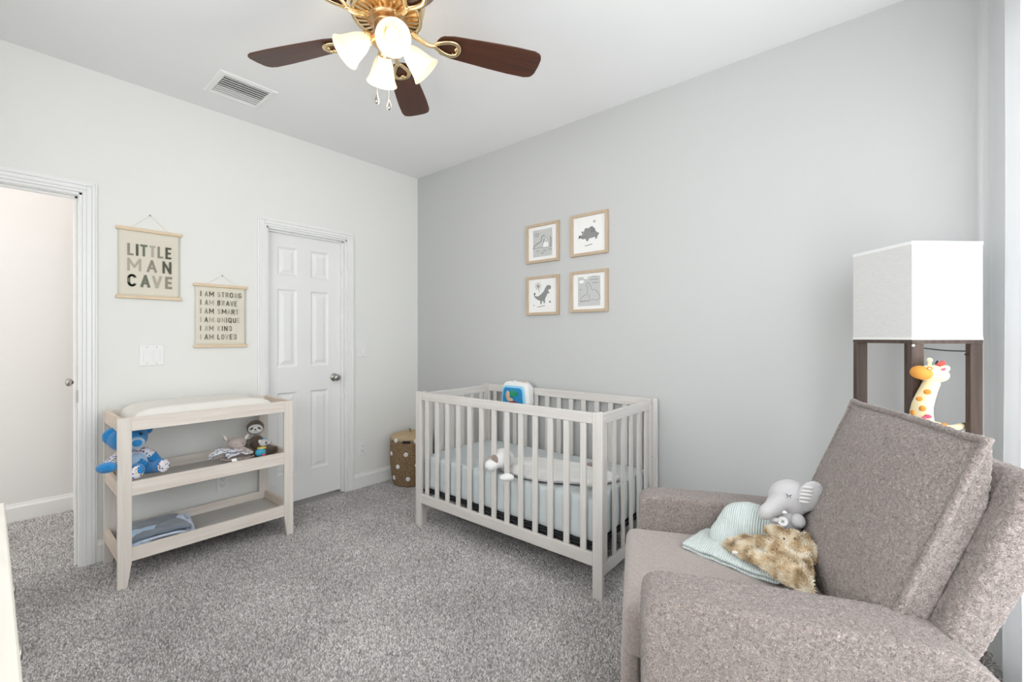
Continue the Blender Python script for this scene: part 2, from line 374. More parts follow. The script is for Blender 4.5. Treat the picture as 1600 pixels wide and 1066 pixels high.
def arc(cx, cy, rx, ry, a0, a1, n=8): return [(cx+rx*math.cos(math.radians(a0+(a1-a0)*i/n)), cy+ry*math.sin(math.radians(a0+(a1-a0)*i/n))) for i in range(n+1)]
GLY = {'L': [[(0, 1), (0, 0)], [(0, 0), (1, 0)]], 'I': [[(.5, 1), (.5, 0)]], 'T': [[(0, 1), (1, 1)], [(.5, 1), (.5, 0)]],
       'E': [[(0, 1), (0, 0)], [(0, 0), (1, 0)], [(0, 1), (1, 1)], [(0, .5), (.85, .5)]], 'M': [[(0, 0), (0, 1)], [(0, 1), (.5, .3)], [(.5, .3), (1, 1)], [(1, 1), (1, 0)]],
       'A': [[(0, 0), (.5, 1)], [(.5, 1), (1, 0)], [(.2, .3), (.8, .3)]], 'N': [[(0, 0), (0, 1)], [(0, 1), (1, 0)], [(1, 0), (1, 1)]], 'V': [[(0, 1), (.5, 0)], [(.5, 0), (1, 1)]],
       'C': [arc(.5, .72, .5, .28, 10, 180)+arc(.5, .28, .5, .28, 180, 350)], 'O': [arc(.5, .70, .5, .30, 0, 180)+arc(.5, .30, .5, .30, 180, 360)+[(1, .70)]],
       'G': [arc(.5, .72, .5, .28, 15, 180)+arc(.5, .28, .5, .28, 180, 360)+[(1, .45)], [(1, .45), (.55, .45)]], 'U': [[(0, 1)]+arc(.5, .30, .5, .30, 180, 360)+[(1, 1)]],
       'D': [[(0, 0), (0, 1)], [(0, 1)]+arc(.45, .68, .55, .32, 90, 0)+arc(.45, .32, .55, .32, 0, -90)+[(0, 0)]], 'Q': [arc(.5, .70, .5, .30, 0, 180)+arc(.5, .30, .5, .30, 180, 360)+[(1, .70)], [(.6, .25), (1.05, -.1)]],
       'B': [[(0, 0), (0, 1)], [(0, 1)]+arc(.5, .77, .42, .23, 90, -90)+[(0, .54)], [(0, .54)]+arc(.5, .27, .5, .27, 90, -90)+[(0, 0)]],
       'R': [[(0, 0), (0, 1)], [(0, 1)]+arc(.5, .74, .46, .26, 90, -90)+[(0, .48)], [(.45, .48), (1, 0)]], 'K': [[(0, 0), (0, 1)], [(1, 1), (.05, .42)], [(.32, .58), (1, 0)]],
       'S': [arc(.5, .75, .47, .25, 10, 270)+arc(.5, .25, .5, .25, 90, -170)]}
def text_mesh(name, items, mats, parent, mt, extr=.0006):
    """items: (letter, x, y, height, width, stroke weight, material index); printed letters as one flat mesh"""
    polys = []
    for k, (ch, x, y, h, wd, bold, mi) in enumerate(items):
        t = h*bold; ww = max(wd-t, .0001)
        for q, ln in enumerate(GLY[ch]):
            pts = [(x+t/2+p[0]*ww, y+t/2+p[1]*(h-t)) for p in ln]
            if len(pts) == 2 or ch in 'LTEIMNVAK':
                a, b = Vector((*pts[0], 0)), Vector((*pts[1], 0)); d = (b-a).normalized()*t*.45; pts = [((a-d).x, (a-d).y), ((b+d).x, (b+d).y)]
            for a, b in zip(pts[:-1], pts[1:]): polys.append((stroke([a, b], t), extr+.00003*q, mi))
            if len(pts) > 2:
                for p in pts[1:-1]: polys.append((circle(p[0], p[1], t/2, n=8), extr+.00003*q+.00001, mi))
    return poly_mesh(name, polys, mats, parent, mt, 0)
def poly_mesh(name, polys, mats, parent, mt, th=.0006):
    """flat shapes: (points, depth offset, material index)"""
    bm = NB()
    for pts, d, mi in polys:
        vs = [bm.verts.new((p[0], p[1], d+th)) for p in pts]
        for tr in tessellate_polygon([[Vector((p[0], p[1], 0)) for p in pts]]):
            try: f = bm.faces.new([vs[k] for k in tr]); f.material_index = mi
            except ValueError: pass
    xform(bm, mt); me = bpy.data.meshes.new(name); bm.to_mesh(me); bm.free(); return obj(name, me, mats, parent)
def circle(cx, cy, rx, ry=None, n=20, a0=0, a1=2*PI):
    ry = ry or rx; return [(cx+rx*math.cos(a0+(a1-a0)*i/n), cy+ry*math.sin(a0+(a1-a0)*i/n)) for i in range(n)]
def stroke(pts, w):
    """a polyline turned into a thin closed band"""
    P = [Vector((*p, 0)) for p in pts]; L, R = [], []
    for i, p in enumerate(P):
        t = (P[min(i+1, len(P)-1)]-P[max(i-1, 0)]).normalized(); n = Vector((-t.y, t.x, 0))*w/2
        L.append(((p+n).x, (p+n).y)); R.append(((p-n).x, (p-n).y))
    return L+R[::-1]
MA = Matrix(((0, 0, 1, 0), (1, 0, 0, 0), (0, 1, 0, 0), (0, 0, 0, 1)))        # drawing plane on the left wall: (a,b,d)->(d,a,b)
MB_ = Matrix(((1, 0, 0, 0), (0, 0, -1, 0), (0, 1, 0, 0), (0, 0, 0, 1)))      # drawing plane on the back wall: (a,b,d)->(a,-d,b)

# ------------------------------------------------------------------ room
RX, RY, H = 3.80, -3.15, 2.74
D1 = (-3.045, -2.270); D2 = (-1.326, -0.712); DH = 2.05; T = .115      # door openings in the left wall
HX, HY = -1.17, -2.19                                               # hallway
struct('floor', bx(-1.3, RX+.1, -4.3, .1, -.06, 0), M['carpet'])
bm = NB(); box(bm, -1.3, RX+.1, -4.3, .1, H, H+.08)
struct('ceiling', bm, M['ceil'])
bm = NB()
box(bm, -T, 0, D1[1], D2[0], 0, H); box(bm, -T, 0, D2[1], .1, 0, H); box(bm, -T, 0, -4.3, D1[0], 0, H)
box(bm, -T, 0, D1[0], D1[1], DH, H); box(bm, -T, 0, D2[0], D2[1], DH, H)
wl = struct('wall_left', bm, M['wallA'])
struct('wall_back', bx(0, RX+.1, 0, .1, 0, H), M['wallB'])
W1 = (-2.85, -.24, .09, 2.42)
bm = NB(); box(bm, RX, RX+.12, W1[1], .1, 0, H); box(bm, RX, RX+.12, -3.3, W1[0], 0, H); box(bm, RX, RX+.12, W1[0], W1[1], 0, W1[2]); box(bm, RX, RX+.12, W1[0], W1[1], W1[3], H)
struct('wall_right', bm, M['wallB'])
W2 = (1.30, 3.20, .90, 2.40)  # opening for the added, unseen fill window
bm = NB(); box(bm, 0, W2[0], RY-.12, RY, 0, H); box(bm, W2[1], RX+.12, RY-.12, RY, 0, H); box(bm, W2[0], W2[1], RY-.12, RY, 0, W2[2]); box(bm, W2[0], W2[1], RY-.12, RY, W2[3], H)
struct('wall_front', bm, M['wallA'])
struct('wall_hall_back', bx(HX-.1, HX, -4.3, HY+.1, 0, H), M['hall'])
struct('wall_hall_side', bx(HX, -T, HY, HY+.1, 0, H), M['hall'])
struct('wall_hall_end', bx(HX, -T, -4.3, -4.2, 0, H), M['hall'])
# closet behind door_2, so the opening is backed
struct('wall_closet_back', bx(-.8, -.75, -1.6, .1, 0, H), M['hall'])

def baseboard(name, p0, p1, nx, ny, h=.125, t=.014):
    """runs from p0 to p1 on the wall, profile pointing to (nx,ny)"""
    prof = [(0, 0), (t, 0), (t, h*.78), (t*.8, h*.83), (t*.45, h*.9), (t*.4, h*.97), (t*.25, h), (0, h)]
    bm = NB(); rings = [[bm.verts.new((p[0]+nx*d, p[1]+ny*d, z)) for d, z in prof] for p in (p0, p1)]
    n = len(prof)
    for i in range(n): bm.faces.new([rings[0][i], rings[0][(i+1) % n], rings[1][(i+1) % n], rings[1][i]])
    bm.faces.new(rings[0]); bm.faces.new(rings[1]); return struct(name, bm, M['trim'])
baseboard('baseboard_left', (0, D1[1]+.06), (0, D2[0]-.06), 1, 0)
baseboard('baseboard_left.001', (0, D2[1]+.06), (0, 0), 1, 0)
baseboard('baseboard_back', (.014, 0), (RX, 0), 0, -1)
baseboard('baseboard_right', (RX, -.014), (RX, RY), -1, 0)
baseboard('baseboard_front', (0, RY), (RX-.02, RY), 0, 1)
baseboard('baseboard_hall', (HX, -4.2), (HX, HY), 1, 0)
baseboard('baseboard_hall.001', (HX+.014, HY), (-1.09, HY), 0, -1)

def casing(name, y0, y1, h, wd=.060, x=0.0, side=1, parent=None):
    """moulded door casing round an opening on a wall x=const (stepped profile)"""
    bm = NB()
    steps = [(0.004, .26, .011), (.26, .62, .015), (.62, .85, .019), (.85, 1.0, .013)]
    for a, b, t in steps:
        i0, o0 = wd*a, wd*b
        for s, yy in ((-1, y0), (1, y1)):
            A, B = sorted((yy+s*i0, yy+s*o0)); X = sorted((x, x+side*t)); box(bm, X[0], X[1], A, B, 0, h+o0)
        X = sorted((x, x+side*t)); box(bm, X[0], X[1], y0-i0, y1+i0, h+i0, h+o0)
    return obj(name, bm, M['trim'], parent, mods=[mbevel(.0022, 2)])
def jamb(parent, y0, y1, h, stopx):
    bm = NB(); j = .014
    box(bm, -T-.002, .002, y0-.001, y0+j, 0, h); box(bm, -T-.002, .002, y1-j, y1+.001, 0, h); box(bm, -T-.002, .002, y0, y1, h-j, h+.001)
    s = .012
    box(bm, stopx-.030, stopx, y0+j, y0+j+s, 0, h-j); box(bm, stopx-.030, stopx, y1-j-s, y1-j, 0, h-j); box(bm, stopx-.030, stopx, y0+j, y1-j, h-j-s, h-j)
    return obj('jamb', bm, M['trim'], parent, mods=[mbevel(.0015, 1)])
d1 = bpy.data.objects.new('door_1', None); COL.objects.link(d1); d1['kind'] = 'structure'
casing('casing', D1[0], D1[1], DH, parent=d1); jamb(d1, D1[0], D1[1], DH, -.05)
casing('casing', D1[0], D1[1], DH, x=-T, side=-1, parent=d1)
obj('strike_plate', bx(-.045, -.012, D1[1]-.0165, D1[1]-.014, .90, .965), M['nickel'], d1)
d2 = bpy.data.objects.new('door_2', None); COL.objects.link(d2); d2['kind'] = 'structure'
casing('casing', D2[0], D2[1], DH, parent=d2); jamb(d2, D2[0], D2[1], DH, -.03)

def panel_door(parent, y0, y1, z0, z1, xf, th, rects):
    """moulded slab (face at xf looking +x) with recessed raised panels as parts"""
    bm = NB(); ys = sorted({y0, y1, *[v for r in rects for v in r[:2]]}); zs = sorted({z0, z1, *[v for r in rects for v in r[2:]]})
    for i in range(len(ys)-1):
        for k in range(len(zs)-1):
            cy, cz = (ys[i]+ys[i+1])/2, (zs[k]+zs[k+1])/2
            if any(r[0] < cy < r[1] and r[2] < cz < r[3] for r in rects): continue
            vs = [bm.verts.new((xf, y, z)) for y, z in ((ys[i], zs[k]), (ys[i+1], zs[k]), (ys[i+1], zs[k+1]), (ys[i], zs[k+1]))]; bm.faces.new(vs)
    box(bm, xf-th, xf-.0125, y0, y1, z0, z1)
    for a, b, c, d in (((xf, y0, z0), (xf, y0, z1), (xf-.0125, y0, z1), (xf-.0125, y0, z0)), ((xf, y1, z0), (xf, y1, z1), (xf-.0125, y1, z1), (xf-.0125, y1, z0)),
                       ((xf, y0, z0), (xf, y1, z0), (xf-.0125, y1, z0), (xf-.0125, y0, z0)), ((xf, y0, z1), (xf, y1, z1), (xf-.0125, y1, z1), (xf-.0125, y0, z1))):
        bm.faces.new([bm.verts.new(p) for p in (a, b, c, d)])
    bmesh.ops.remove_doubles(bm, verts=bm.verts, dist=1e-5)
    slab = obj('slab', bm, M['door'], parent)
    for a0, a1, b0, b1 in rects:
        pb = NB(); loops = []
        for ins, dep in ((0, 0), (.004, -.004), (.012, -.010), (.016, -.011), (.022, -.011), (.046, -.0035), (.05, -.003)):
            loops.append([pb.verts.new((xf+dep, y, z)) for y, z in ((a0+ins, b0+ins), (a1-ins, b0+ins), (a1-ins, b1-ins), (a0+ins, b1-ins))])
        for A, B in zip(loops[:-1], loops[1:]):
            for k in range(4): pb.faces.new([A[k], A[(k+1) % 4], B[(k+1) % 4], B[k]])
        pb.faces.new(loops[-1]); obj('panel', pb, M['door'], slab)
    return slab
def knob(parent, x, y, z, dx, dy, mat):
    """round knob whose axis points (dx,dy)"""
    d = Vector((dx, dy, 0)); rot = d.to_track_quat('Z', 'Y').to_matrix().to_4x4(); mt = Matrix.Translation((x, y, z)) @ rot
    bm = NB(); lathe(bm, [(0, 0), (.032, 0), (.032, .003), (.028, .007), (.014, .010), (.011, .014), (.011, .026), (.016, .030), (.024, .036), (.0275, .046), (.026, .055), (.019, .062), (.008, .065), (0, .0655)], 28, mt)
    return obj('knob', bm, mat, parent, smooth=True)
y0, y1 = D2[0]+.017, D2[1]-.017
yc = [(-1.229, -1.098), (-.984, -.852)]
rects = [(a, b, c, d) for a, b in ((-1.229, -1.085), (-.981, -.837)) for c, d in ((1.718, 1.93), (1.035, 1.615), (.236, .845))]
sl = panel_door(d2, y0, y1, .018, DH-.017, -.060, .035, rects)
knob(d2, -.060, -.790, .935, 1, 0, M['nickel'])
# hall closet door seen edge-on on the side wall of the hall
d3 = bpy.data.objects.new('door_3', None); COL.objects.link(d3); d3['kind'] = 'structure'
bm = NB()
for a, b, t in ((0, .26, .011), (.26, .62, .015), (.62, 1, .019)):
    wd = .06; box(bm, -1.03-wd*b, -1.03-wd*a, HY-t, HY, 0, DH+wd*b); box(bm, -.30+wd*a, -.30+wd*b, HY-t, HY, 0, DH+wd*b); box(bm, -1.03-wd*a, -.30+wd*a, HY-t, HY, DH+wd*a, DH+wd*b)
obj('casing', bm, M['trim'], d3, mods=[mbevel(.002, 2)])
sl3 = obj('slab', bx(-1.025, -.305, HY-.004, HY+.002, .015, DH-.01), M['door'], d3)
for a, b in ((-.93, -.72), (-.60, -.40)):
    for c, d in ((1.72, 1.93), (1.04, 1.62), (.24, .84)):
        bm = NB(); frame_rect(bm, (a, b, c, d), (a+.02, b-.02, c+.02, d-.02), 0, .004, lambda p, q, e: (p, HY-.004-e, q)); obj('panel', bm, M['door'], sl3)
knob(d3, -.97, HY-.004, .945, 0, -1, M['nickel'])

# side window, and an unseen front window added for fill light
wn = bpy.data.objects.new('window_1', None); COL.objects.link(wn); wn['kind'] = 'structure'
bm = NB(); pl = lambda a, b, d: (RX+.03+d, a, b)
frame_rect(bm, W1, (W1[0]+.05, W1[1]-.05, W1[2]+.05, W1[3]-.05), 0, .06, pl)
box(bm, RX+.035, RX+.075, W1[0]+.05, W1[1]-.05, 1.46, 1.51); box(bm, RX+.035, RX+.075, (W1[0]+W1[1])/2-.03, (W1[0]+W1[1])/2+.03, W1[2]+.05, W1[3]-.05)
obj('window_frame', bm, M['trim'], wn, mods=[mbevel(.004, 2)])
ym = (W1[0]+W1[1])/2
for a, b in ((W1[0]+.05, ym-.03), (ym+.03, W1[1]-.05)):
    for c, d in ((W1[2]+.05, 1.46), (1.51, W1[3]-.05)): obj('pane', bx(RX+.052, RX+.056, a, b, c, d), M['glass'], wn)
obj('window_sill', bx(RX-.03, RX+.03, W1[0]-.03, W1[1]+.03, W1[2]-.025, W1[2]), M['trim'], wn, mods=[mbevel(.005, 2)])
wn2 = bpy.data.objects.new('fill_window', None); COL.objects.link(wn2); wn2['kind'] = 'structure'
bm = NB(); frame_rect(bm, W2, (W2[0]+.05, W2[1]-.05, W2[2]+.05, W2[3]-.05), 0, .06, lambda a, b, d: (a, RY-.03-d, b)); box(bm, W2[0]+.05, W2[1]-.05, RY-.075, RY-.035, 1.62, 1.67)
obj('window_frame', bm, M['trim'], wn2, mods=[mbevel(.004, 2)])
for c, d in ((W2[2]+.05, 1.62), (1.67, W2[3]-.05)): obj('pane', bx(W2[0]+.05, W2[1]-.05, RY-.056, RY-.052, c, d), M['glass'], wn2)

# carpet pile: real tufts over the part of the floor the photograph shows
def tufts(name, xy, h0, h1, wd, mat, kind='stuff', zbase=0.0, tilt=.5):
    n = len(xy); h = rng.uniform(h0, h1, n); a = rng.uniform(0, 2*PI, n); tl = rng.uniform(0, tilt, n)*h; ta = rng.uniform(0, 2*PI, n)
    V = np.zeros((n, 4, 3), np.float32)
    for k in range(3):
        V[:, k, 0] = xy[:, 0]+wd*np.cos(a+k*2*PI/3); V[:, k, 1] = xy[:, 1]+wd*np.sin(a+k*2*PI/3); V[:, k, 2] = zbase
    V[:, 3, 0] = xy[:, 0]+tl*np.cos(ta); V[:, 3, 1] = xy[:, 1]+tl*np.sin(ta); V[:, 3, 2] = zbase+h
    base = (np.arange(n)*4)[:, None, None]; Fc = (np.array([[0, 1, 3], [1, 2, 3], [2, 0, 3]])[None]+base).reshape(-1, 3)
    me = bpy.data.meshes.new(name); me.vertices.add(n*4); me.vertices.foreach_set('co', V.reshape(-1))
    nf = len(Fc); me.loops.add(nf*3); me.loops.foreach_set('vertex_index', Fc.reshape(-1).astype(np.int32))
    me.polygons.add(nf); me.polygons.foreach_set('loop_start', np.arange(0, nf*3, 3, dtype=np.int32)); me.polygons.foreach_set('loop_total', np.full(nf, 3, np.int32))
    me.update(); at = me.attributes.new('shade', 'FLOAT', 'FACE'); at.data.foreach_set('value', np.repeat(rng.beta(1.7, 1.7, n), 3).astype(np.float32))
    me.validate(); return obj(name, me, mat)
def scatter(x0, x1, y0, y1, sp):
    nx, ny = int((x1-x0)/sp), int((y1-y0)/sp); X, Y = np.meshgrid(np.arange(nx), np.arange(ny))
    p = np.stack([x0+(X.ravel()+rng.random(nx*ny))*sp, y0+(Y.ravel()+rng.random(nx*ny))*sp], 1); return p
reg = np.concatenate([scatter(.016, 3.2, -2.62, -.016, .0066), scatter(HX+.016, .016, D1[0]-.5, HY-.016, .0075), scatter(.016, RX-.016, RY+.016, -2.62, .009), scatter(3.2, RX-.016, -2.62, -.016, .0085)])
# leave out the wall between bedroom and hall
k = ~((reg[:, 0] > -T-.02) & (reg[:, 0] < .016) & ((reg[:, 1] > D1[1]) | (reg[:, 1] < D1[0])))
pile = tufts('carpet_pile', reg[k], .005, .011, .0042, M['tuft'], tilt=.7)
pile.parent = bpy.data.objects['floor']; pile['kind'] = 'stuff'

# ------------------------------------------------------------------ changing table
TY0, TY1, TX0, TX1 = -2.190, -1.338, .04, .46
t = thing('changing_table', 'whitewashed wooden changing table with two open shelves against left wall', 'changing table', ((TX0+TX1)/2, (TY0+TY1)/2, 0))
cx, cy = t.location.x, t.location.y
def LB(x0, x1, y0, y1, z0, z1): return bx(x0-cx, x1-cx, y0-cy, y1-cy, z0, z1)
for y, s in ((TY0, 1), (TY1, -1)):
    for xf, xb in ((TX1, TX1-.022), (TX0, TX0+.022)):
        pts = [(y, .853), (y+s*.056, .853), (y+s*.056, .128), (y+s*.038, 0), (y, 0)]
        bm = NB(); prism(bm, [(p[0]-cy, p[1]) for p in pts], 'x', min(xf, xb)-cx, max(xf, xb)-cx)
        obj('leg', bm, M['twz'], t, mods=[mbevel(.002, 2)])
for z0, z1 in ((.785, .853), (.457, .530), (.128, .196)):
    for x0, x1 in ((TX1-.020, TX1-.002), (TX0+.002, TX0+.020)):
        obj('long_rail', LB(x0, x1, TY0+.0555, TY1-.0555, z0, z1), M['twy'], t, mods=[mbevel(.0015, 2)])
    for a, b in ((TY0+.004, TY0+.022), (TY1-.022, TY1-.004)):
        obj('end_rail', LB(TX0+.0225, TX1-.0225, a, b, z0, z1), M['twx'], t, mods=[mbevel(.0015, 2)])
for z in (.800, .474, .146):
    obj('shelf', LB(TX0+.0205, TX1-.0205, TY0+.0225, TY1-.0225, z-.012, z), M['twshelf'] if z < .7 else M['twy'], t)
# changing pad
def padf(u, v):
    # u along length, v across; raised long sides and rounded ends
    y = TY0+.055+(TY1-.10-(TY0+.055))*u; x = TX0+.035+(TX1-.028-(TX0+.035))*v
    e = 1-abs(2*u-1)**9; prof = .062+.050*(abs(2*v-1)**2.2); side = (1-abs(2*v-1)**14)**.5; endz = (1-abs(2*u-1)**7)
    bulge = .96+.04*math.sin(PI*u)
    return (x, y, .801+max(0, prof*side*(max(0, 1-abs(2*u-1)**8)**.5)*bulge))
bm = grid(60, 36, padf)
bot = bmesh.ops.extrude_face_region(bm, geom=bm.faces[:]); 
for v in [g for g in bot['geom'] if isinstance(g, bmesh.types.BMVert)]: v.co.z = .8005
pad = obj('changing_pad', bm, M['pad'], smooth=True)
tag(pad, 'cream contoured changing pad lying on top of the changing table', 'changing pad')
# small black pouch / remote at the pad's right end
c = onZ(424, 621, .915); bm = NB(); box(bm, -.018, .018, -.026, .026, 0, .010)
o = obj('remote_control', bm, M['black'], mods=[mbevel(.005, 3)]); q_ = onX(412, 619, .13); uu = (q_.y-(TY0+.055))/((TY1-.10)-(TY0+.055)); o.location = (.13, q_.y, padf(uu, (.13-TX0-.035)/(TX1-.028-TX0-.035))[2]+.001); o.rotation_euler = (-.12, 0, .1)
tag(o, 'small black remote lying on right end of cream changing pad', 'remote')

# ------------------------------------------------------------------ toys and bundle on the changing table
def blob(name, parts, mat, parent=None, vox=.006, sm=5, extra=()):
    bm = NB()
    for p in parts:
        if p[0] == 't': tube(bm, p[1], p[2], 12); 
        else: ell(bm, p[0], p[1], p[2] if len(p) > 2 else None)
    if parts and any(p[0] == 't' for p in parts):
        for p in parts:
            if p[0] == 't':
                rr = p[2] if isinstance(p[2], (list, tuple)) else [p[2]]*len(p[1])
                ell(bm, p[1][0], rr[0], None, 12, 8); ell(bm, p[1][-1], rr[-1], None, 12, 8)
    return obj(name, bm, mat, parent, True, mods=[mremesh(vox, sm), *extra])
E_ = Euler
def place(px, py, x): v = onX(px, py, x); return v
bear = thing('teddy_bear', 'bright blue plush teddy bear with puzzle piece tummy sitting on middle shelf', 'teddy bear', (.31, -2.06, .475))
B0 = Vector(bear.location)
def bl(px, py, x): return onX(px, py, x)-B0
hd = bl(200, 685, .32)
blob('head', [(hd, (.072, .084, .068)), (bl(177, 682, .31), (.022, .045, .046)), (bl(227, 671, .30), (.020, .034, .030))], M['bluebear'], bear, .005, 3)
mz = hd+Vector((.066, .018, -.018)); blob('muzzle', [(mz, (.028, .042, .032))], M['paleblue'], bear, .004, 2)
bm = NB(); ell(bm, mz+Vector((.024, .004, .002)), (.009, .022, .018)); obj('nose', bm, M['bluebear'], bear, True)
for dy in (-.026, .042): bm = NB(); ell(bm, hd+Vector((.064, dy, .026)), .007); obj('eye', bm, M['black'], bear, True)
body = bl(207, 722, .29)
blob('body', [(body+Vector((0, 0, -.008)), (.060, .068, .070))], M['floral'], bear, .005, 3)
blob('tummy', [(body+Vector((.028, .012, -.006)), (.044, .048, .058))], M['paleblue'], bear, .005, 3)
la = [bl(190, 712, .33), bl(178, 722, .37), bl(168, 730, .42)]
blob('sleeve', [('t', la, [.030, .032, .030])], M['floral'], bear, .005, 2)
blob('paw', [(bl(167, 731, .44), (.034, .042, .027))], M['bluebear'], bear, .005, 2)
ra = [bl(226, 706, .30), bl(236, 711, .30), bl(246, 722, .31)]
blob('sleeve', [('t', ra[:2], [.026, .028])], M['floral'], bear, .005, 2)
blob('arm', [('t', ra[1:], [.028, .025])], M['bluebear'], bear, .005, 2)
blob('leg', [('t', [bl(228, 732, .32), bl(244, 730, .36), bl(252, 727, .385)], [.030, .030, .036])], M['bluebear'], bear, .005, 2)
blob('leg', [('t', [bl(205, 738, .34), bl(212, 736, .40), bl(214, 735, .425)], [.028, .030, .034])], M['bluebear'], bear, .005, 2)
for p, r in ((bl(256, 728, .415), (.010, .030, .034)), (bl(214, 738, .447), (.010, .032, .032))):
    bm = NB(); ell(bm, p, r, E_((0, 0, .3))); obj('sole', bm, M['floral'], bear, True)
# jigsaw badge on the tummy
pz = body+Vector((.0745, .026, -.004)); q = .017
bm = NB(); pts = []
for (a, b) in ((-1, -1), (1, -1), (1, 1), (-1, 1)): pts.append((a*q, b*q))
prism(bm, pts, 'x', -.002, .004); 
for a, b in ((0, 1.35), (-1.35, 0), (1.35, 0)): lathe(bm, [(0, -.002), (.0075, -.002), (.0075, .004), (0, .004)], 14, Matrix.Translation((0, a*q, b*q)) @ Matrix.Rotation(PI/2, 4, 'Y'))
o = obj('jigsaw_badge', bm, M['bluebear'], bear); o.location = pz; o.rotation_euler = (0, -.1, .25)

sl_ = thing('sloth_toy', 'brown plush sloth with white face sitting upright on middle shelf', 'soft toy', (.17, -1.47, .475))
B0 = Vector(sl_.location)
h = bl(399, 668, .17)
blob('head', [(h, (.048, .052, .048))], M['sloth'], sl_, .004, 3)
blob('body', [(bl(401, 694, .17), (.045, .050, .060)), (bl(401, 704, .17), (.05, .06, .035))], M['sloth'], sl_, .004, 3)
fc = h+Vector((.036, -.012, -.004)); yawf = E_((0, 0, -.35))
bm = NB(); ell(bm, fc, (.020, .043, .031), yawf); obj('face', bm, M['offwhite'], sl_, True)
fn = Vector((.94, -.34, 0)); fs = Vector((.34, .94, 0)); fz = Vector((0, 0, 1))
bm = NB()
for s in (-1, 1): ell(bm, fc+fn*.0150+fs*s*.020+fz*.006, (.0045, .0135, .0070), E_((-s*.45, 0, -.35)))
obj('eye_patches', bm, M['sloth'], sl_, True)
bm = NB(); ell(bm, fc+fn*.0205+fz*.000, (.0045, .0065, .0045), E_((0, 0, -.35))); obj('nose', bm, M['black'], sl_, True)
for s in (-1, 1): bm = NB(); ell(bm, fc+fn*.0195+fs*s*.0185+fz*.007, .0034); obj('eye', bm, M['black'], sl_, True)
bm = NB(); tube(bm, [fc+fn*.0205+fs*.010*a+fz*(-.013+.004*a*a) for a in (-1, -.5, 0, .5, 1)], .0010, 6); obj('smile', bm, M['black'], sl_)
blob('leg', [('t', [bl(408, 708, .22), bl(422, 704, .24), bl(430, 702, .26)], [.024, .022, .021])], M['sloth'], sl_, .004, 2)
blob('arm', [('t', [bl(389, 690, .19), bl(384, 696, .23), bl(390, 703, .25)], [.016, .015, .014])], M['sloth'], sl_, .004, 2)

ms = thing('mouse_comforter', 'pinkish grey mouse comforter toy with patterned cloth body slumped on middle shelf', 'soft toy', (.30, -1.62, .475))
B0 = Vector(ms.location)
h = bl(370, 692, .27)
blob('head', [(h, (.040, .052, .038)), (h+Vector((.012, .004, -.014)), (.036, .040, .024))], M['pinkgrey'], ms, .004, 3)
for px, py, rx in ((352, 685, .5), (385, 683, -.5)):
    e = bl(px, py, .265); bm = NB(); ell(bm, e, (.008, .012, .026), E_((rx, 0, 0))); obj('ear', bm, M['pinkgrey'], ms, True)
    bm = NB(); ell(bm, e+Vector((.006, 0, 0)), (.004, .007, .018), E_((rx, 0, 0))); obj('inner_ear', bm, M['cream'], ms, True)
for dy in (-.018, .020): bm = NB(); ell(bm, h+Vector((.042, dy, -.002)), .0028); obj('eye', bm, M['black'], ms, True)
def cloth_strip(pts, wid, amp, seedv, nrm=(0, 0, 1)):
    """crumpled cloth along a spine of points"""
    P = spl(pts, 6); n = len(P)-1
    def f(u, v):
        i = min(int(u*n), n-1); k = u*n-i; p = P[i].lerp(P[i+1], k); tdir = (P[i+1]-P[i]).normalized(); s = tdir.cross(Vector(nrm)).normalized(); up = s.cross(tdir)
        q = noise.noise(Vector((u*5+seedv, v*4, seedv))); w_ = wid(u) if callable(wid) else wid
        return p + s*(v-.5)*w_ + up*(amp*q+amp*.8*math.sin(v*9+u*6+seedv))
    return grid(40, 16, f)
bm = cloth_strip([bl(376, 702, .36), bl(356, 703, .35), bl(340, 706, .34), bl(327, 716, .33)], .085, .008, 1.3)
obj('cloth', bm, M['leafprint'], ms, True, mods=[msolid(.005)])
bm = cloth_strip([bl(386, 706, .35), bl(370, 708, .38), bl(352, 712, .385)], .08, .008, 4.1)
obj('cloth', bm, M['leafprint'], ms, True, mods=[msolid(.006)])
bm = cloth_strip([bl(392, 712, .37), bl(368, 716, .39), bl(344, 719, .38)], .07, .009, 7.7)
obj('lining', bm, M['taupeplush'], ms, True, mods=[msolid(.007)])
blob('body', [(bl(373, 706, .33), (.05, .055, .028))], M['pinkgrey'], ms, .004, 3)
blob('hand', [('t', [bl(386, 703, .38), bl(393, 707, .38)], [.010, .011])], M['pinkgrey'], ms, .003, 2)
bm = NB(); box(bm, -.001, .001, -.014, .014, -.010, .008); o = obj('care_tag', bm, M['tag'], ms); o.location = bl(366, 719, .43); o.rotation_euler = (0, -.6, .2)

ko = thing('small_mouse_toy', 'little grey mouse toy with blue body and yellow collar beside the sloth', 'soft toy', (.36, -1.47, .475))
B0 = Vector(ko.location)
h = bl(412, 692, .35)
blob('head', [(h, (.022, .026, .022)), (h+Vector((.008, .024, -.003)), (.012, .018, .011))], M['greyplush'], ko, .003, 2)
for d in ((-.004, -.020, .012), (-.006, .008, .020)):
    bm = NB(); ell(bm, h+Vector(d), (.005, .010, .011)); obj('ear', bm, M['cream'] if d[1] < 0 else M['teal'], ko, True)
bm = NB(); ell(bm, h+Vector((.019, .006, .002)), .0055); obj('eye', bm, M['black'], ko, True); bm = NB(); ell(bm, h+Vector((.010, .041, -.003)), .0035); obj('nose', bm, M['black'], ko, True)
blob('body', [(bl(407, 707, .36), (.024, .032, .026))], M['teal'], ko, .003, 2)
bm = NB(); lathe(bm, [(.020, -.004), (.026, -.002), (.026, .002), (.018, .006)], 16, Matrix.Translation(bl(409, 700, .35))); obj('collar', bm, M['yellow'], ko, True)
